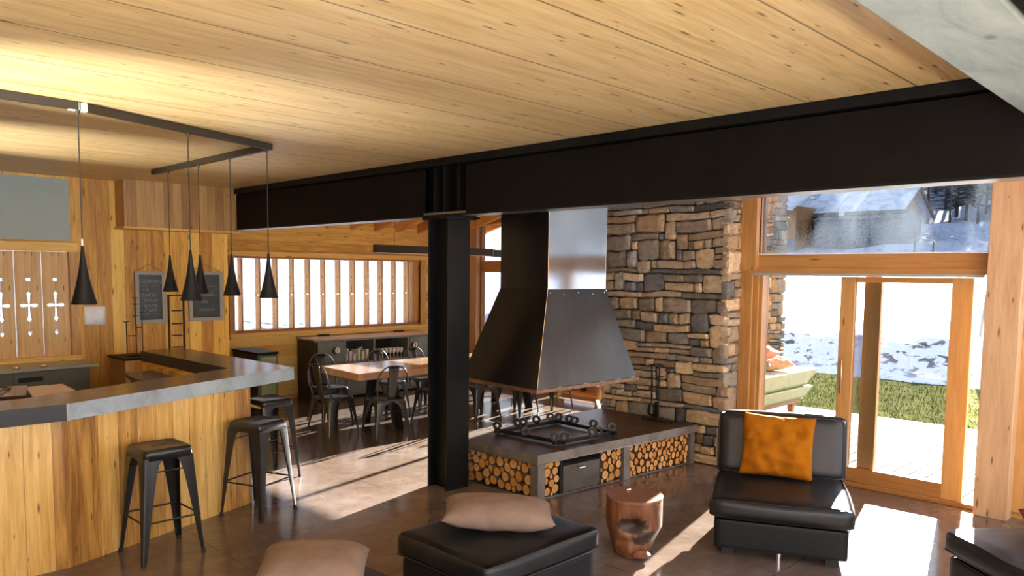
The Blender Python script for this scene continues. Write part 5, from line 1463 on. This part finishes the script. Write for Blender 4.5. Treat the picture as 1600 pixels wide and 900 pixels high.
m = MB(); m.hexa([(65.2,30.1,7.8),(70,30.1,9.7),(70,38,9.7),(65.2,38,7.8),(65.2,30.1,8.05),(70,30.1,9.95),(70,38,9.95),(65.2,38,8.05)]); m.build('roof', 'whitepaint', root, smooth=0)
m = MB(); m.box(65.05,65.2,30.1,38,7.65,8.0); m.build('gutter', 'roofsnow', root, smooth=0)

# bare larches on the hill
def make_tree(name, seed, H_, label, fir=False):
    rs = random.Random(seed); m = MB()
    m.tube([(0,0,-1),(rs.uniform(-.1,.1),0,H_*.5),(rs.uniform(-.2,.2),0,H_)], [.20,.12,.02], 5)
    for i in range(70 if not fir else 90):
        t = rs.uniform(.16,1.); z_ = H_*t; a = rs.uniform(0,2*PI); L_ = (1-t)**.7*H_*.24+.3
        up = rs.uniform(-.10,.35) if not fir else -.25
        p1_ = (math.cos(a)*L_*.55, math.sin(a)*L_*.55, z_+L_*up*.4); p2_ = (math.cos(a)*L_, math.sin(a)*L_, z_+L_*up)
        m.tube([(0,0,z_),p1_,p2_], [.035,.025,.008] if not fir else [.12,.10,.02], 3)
        for k_ in range(3):
            b = a+rs.uniform(-.9,.9); l2 = L_*.4; f_ = rs.uniform(.3,.9)
            m.tube([(p2_[0]*f_,p2_[1]*f_,z_+(p2_[2]-z_)*f_),(p2_[0]*f_+math.cos(b)*l2,p2_[1]*f_+math.sin(b)*l2,z_+(p2_[2]-z_)*f_+l2*rs.uniform(-.3,.4))], [.018,.006] if not fir else [.09,.02], 3)
    o = m.build(name, 'treebark' if not fir else 'firgreen', smooth=0)
    return tag(o, label, 'tree', 'trees on the snowy hillside')
tl = 'bare larch among the trees on the hillside behind the house'
T = [make_tree('larch_tree', 1, 13, tl), make_tree('larch_tree', 2, 15, tl), make_tree('larch_tree', 3, 11, tl), make_tree('fir_tree', 4, 12, 'dark fir among the bare trees on the hillside', True)]
k_ = 0; rs = random.Random(5)
placed = []
for i in range(900):
    x = 89+61*rs.random()**1.4; th_ = rs.uniform(.10,.42); y = x*th_
    if any((x-a)**2+(y-b)**2 < 2.7**2 for a,b in placed) or len(placed) > 215: continue
    placed.append((x,y))
    src = T[rs.choice((0,1,2,0,1,2,3))]
    if k_ < 4: o = T[k_]
    else: o = src.copy(); C.objects.link(o)
    s_ = rs.uniform(.75,1.25); o.location = (x,y,terr(x,y)); o.rotation_euler = (0,0,rs.uniform(0,6.28)); o.scale = (s_,s_,s_); k_ += 1
for (x, y, s_, lb) in ((88,24.1,.72,'lone bare larch standing in front of the forest, right of the house'),(84,20.6,.6,'small bare larch on the open snow slope near the right frame'),(92,18.5,.7,'slim bare larch at the right end of the open slope')):
    o = T[1].copy(); C.objects.link(o); o.location = (x,y,terr(x,y)); o.scale = (s_,s_,s_); o['label'] = lb

# ================================================================== LIGHT
az = Vector((-1.,-.235,-.365)).normalized()
sl_ = bpy.data.lights.new('sun', 'SUN'); sl_.energy = 34.0; sl_.angle = R(.6); sl_.color = (1.,.95,.87)
so = bpy.data.objects.new('sun', sl_); C.objects.link(so); so.location = (20,5,12); so.rotation_euler = az.to_track_quat('-Z','Y').to_euler()
w = bpy.data.worlds.new('sky'); sc.world = w; w.use_nodes = True; nt = w.node_tree; nt.nodes.clear()
bg = nt.nodes.new('ShaderNodeBackground'); ow = nt.nodes.new('ShaderNodeOutputWorld')
tc = nt.nodes.new('ShaderNodeTexCoord'); sp = nt.nodes.new('ShaderNodeSeparateXYZ'); rp = nt.nodes.new('ShaderNodeValToRGB')
nt.links.new(tc.outputs['Generated'], sp.inputs[0]); nt.links.new(sp.outputs[2], rp.inputs[0])
e = rp.color_ramp.elements; e[0].position = 0; e[0].color = (.95,.94,.92,1); e[1].position = .7; e[1].color = (.45,.58,.85,1)
nt.links.new(rp.outputs[0], bg.inputs[0]); bg.inputs[1].default_value = 1.7; nt.links.new(bg.outputs[0], ow.inputs[0])

# two uplighters added out of view at the left to brighten the ceiling
for yy, en, ty in ((4.9,340,4.6),(7.1,300,7.0)):
    root = thing('added_uplight', 'added ceiling uplighter out of view at the left, ' + ('in front of the bar' if yy < 6 else 'behind the bar'), 'added fill lamp', (-1.2,yy,0), world=True)
    m = MB(); m.cyl((-1.2,yy,0),(-1.2,yy,.03),.14,n=24); m.build('base', 'steel', root)
    m = MB(); m.cyl((-1.2,yy,.03),(-1.2,yy,1.12),.012,n=10); m.build('pole', 'steel', root)
    m = MB(); m.tube([(-1.2,yy,1.10),(-1.13,yy,1.17)], [.035,.055], 16); m.build('lamp_head', 'steel', root)
    L_ = bpy.data.lights.new('added_uplight_beam', 'SPOT'); L_.energy = en; L_.color = (1,.98,.95); L_.spot_size = R(36); L_.spot_blend = 1.; L_.shadow_soft_size = .04
    lo = bpy.data.objects.new('added_uplight_beam', L_); C.objects.link(lo); lo.location = (-1.11,yy,1.19)
    lo.rotation_euler = (Vector((1.5,ty,2.93))-Vector((-1.11,yy,1.19))).to_track_quat('-Z','Y').to_euler()

# two more lamps added behind the viewer as fill for the pine ceiling
for (xx, yy, tx, ty, en) in ((-.75,1.3,1.2,2.4,90),(2.3,-.9,3.0,1.6,60)):
    root = thing('added_ceiling_lamp', 'added ceiling fill lamp unseen behind the viewer, ' + ('left side' if xx < 0 else 'right side'), 'added fill lamp', (xx,yy,0), world=True)
    m = MB(); m.cyl((xx,yy,0),(xx,yy,.03),.15,n=24); m.build('base', 'steel', root)
    m = MB(); m.cyl((xx,yy,.03),(xx,yy,1.50),.012,n=10); m.build('pole', 'steel', root)
    m = MB(); m.lathe([(.02,0),(.06,.02),(.13,.09),(.126,.09),(.05,.03),(.02,.02)], 20, (xx,yy,1.49)); m.build('lamp_bowl', 'steel', root)
    L_ = bpy.data.lights.new('added_ceiling_beam', 'SPOT'); L_.energy = en; L_.color = (1,.93,.80); L_.spot_size = R(110); L_.spot_blend = 1.; L_.shadow_soft_size = .10
    lo = bpy.data.objects.new('added_ceiling_beam', L_); C.objects.link(lo); lo.location = (xx,yy,1.60)
    lo.rotation_euler = (Vector((tx,ty,3.1))-Vector((xx,yy,1.60))).to_track_quat('-Z','Y').to_euler()

# ================================================================== CAMERA
H_ = 1.95; f_ = 1203.45
pit, rol, Ya = R(4.6486), R(-.6273), R(-45.25)
cp, sp_, cr, sr = math.cos(pit), math.sin(pit), math.cos(rol), math.sin(rol)
R1 = Matrix(((cr,-sr,0),(sr,cr,0),(0,0,1)))
Mm = Matrix(((1,0,0),(0,-sp_,cp),(0,-cp,-sp_))) @ R1
Qx = Matrix(((math.cos(Ya),-math.sin(Ya),0),(math.sin(Ya),math.cos(Ya),0),(0,0,1)))
W = Qx @ Mm          # camera (right, down, forward) -> room
right, down, fwd = W.col[0], W.col[1], W.col[2]
cd = bpy.data.cameras.new('camera'); co_ = bpy.data.objects.new('camera', cd); C.objects.link(co_)
rm = Matrix((right, -down, -fwd)).transposed().to_4x4()
rm.translation = (0,0,H_); co_.matrix_world = rm
cd.sensor_width = 36; cd.sensor_fit = 'HORIZONTAL'; cd.lens = f_*36/1600
cd.shift_x = (800-796.3)/1600; cd.shift_y = (524.5-450)/1600
cd.clip_start = .05; cd.clip_end = 400
sc.camera = co_
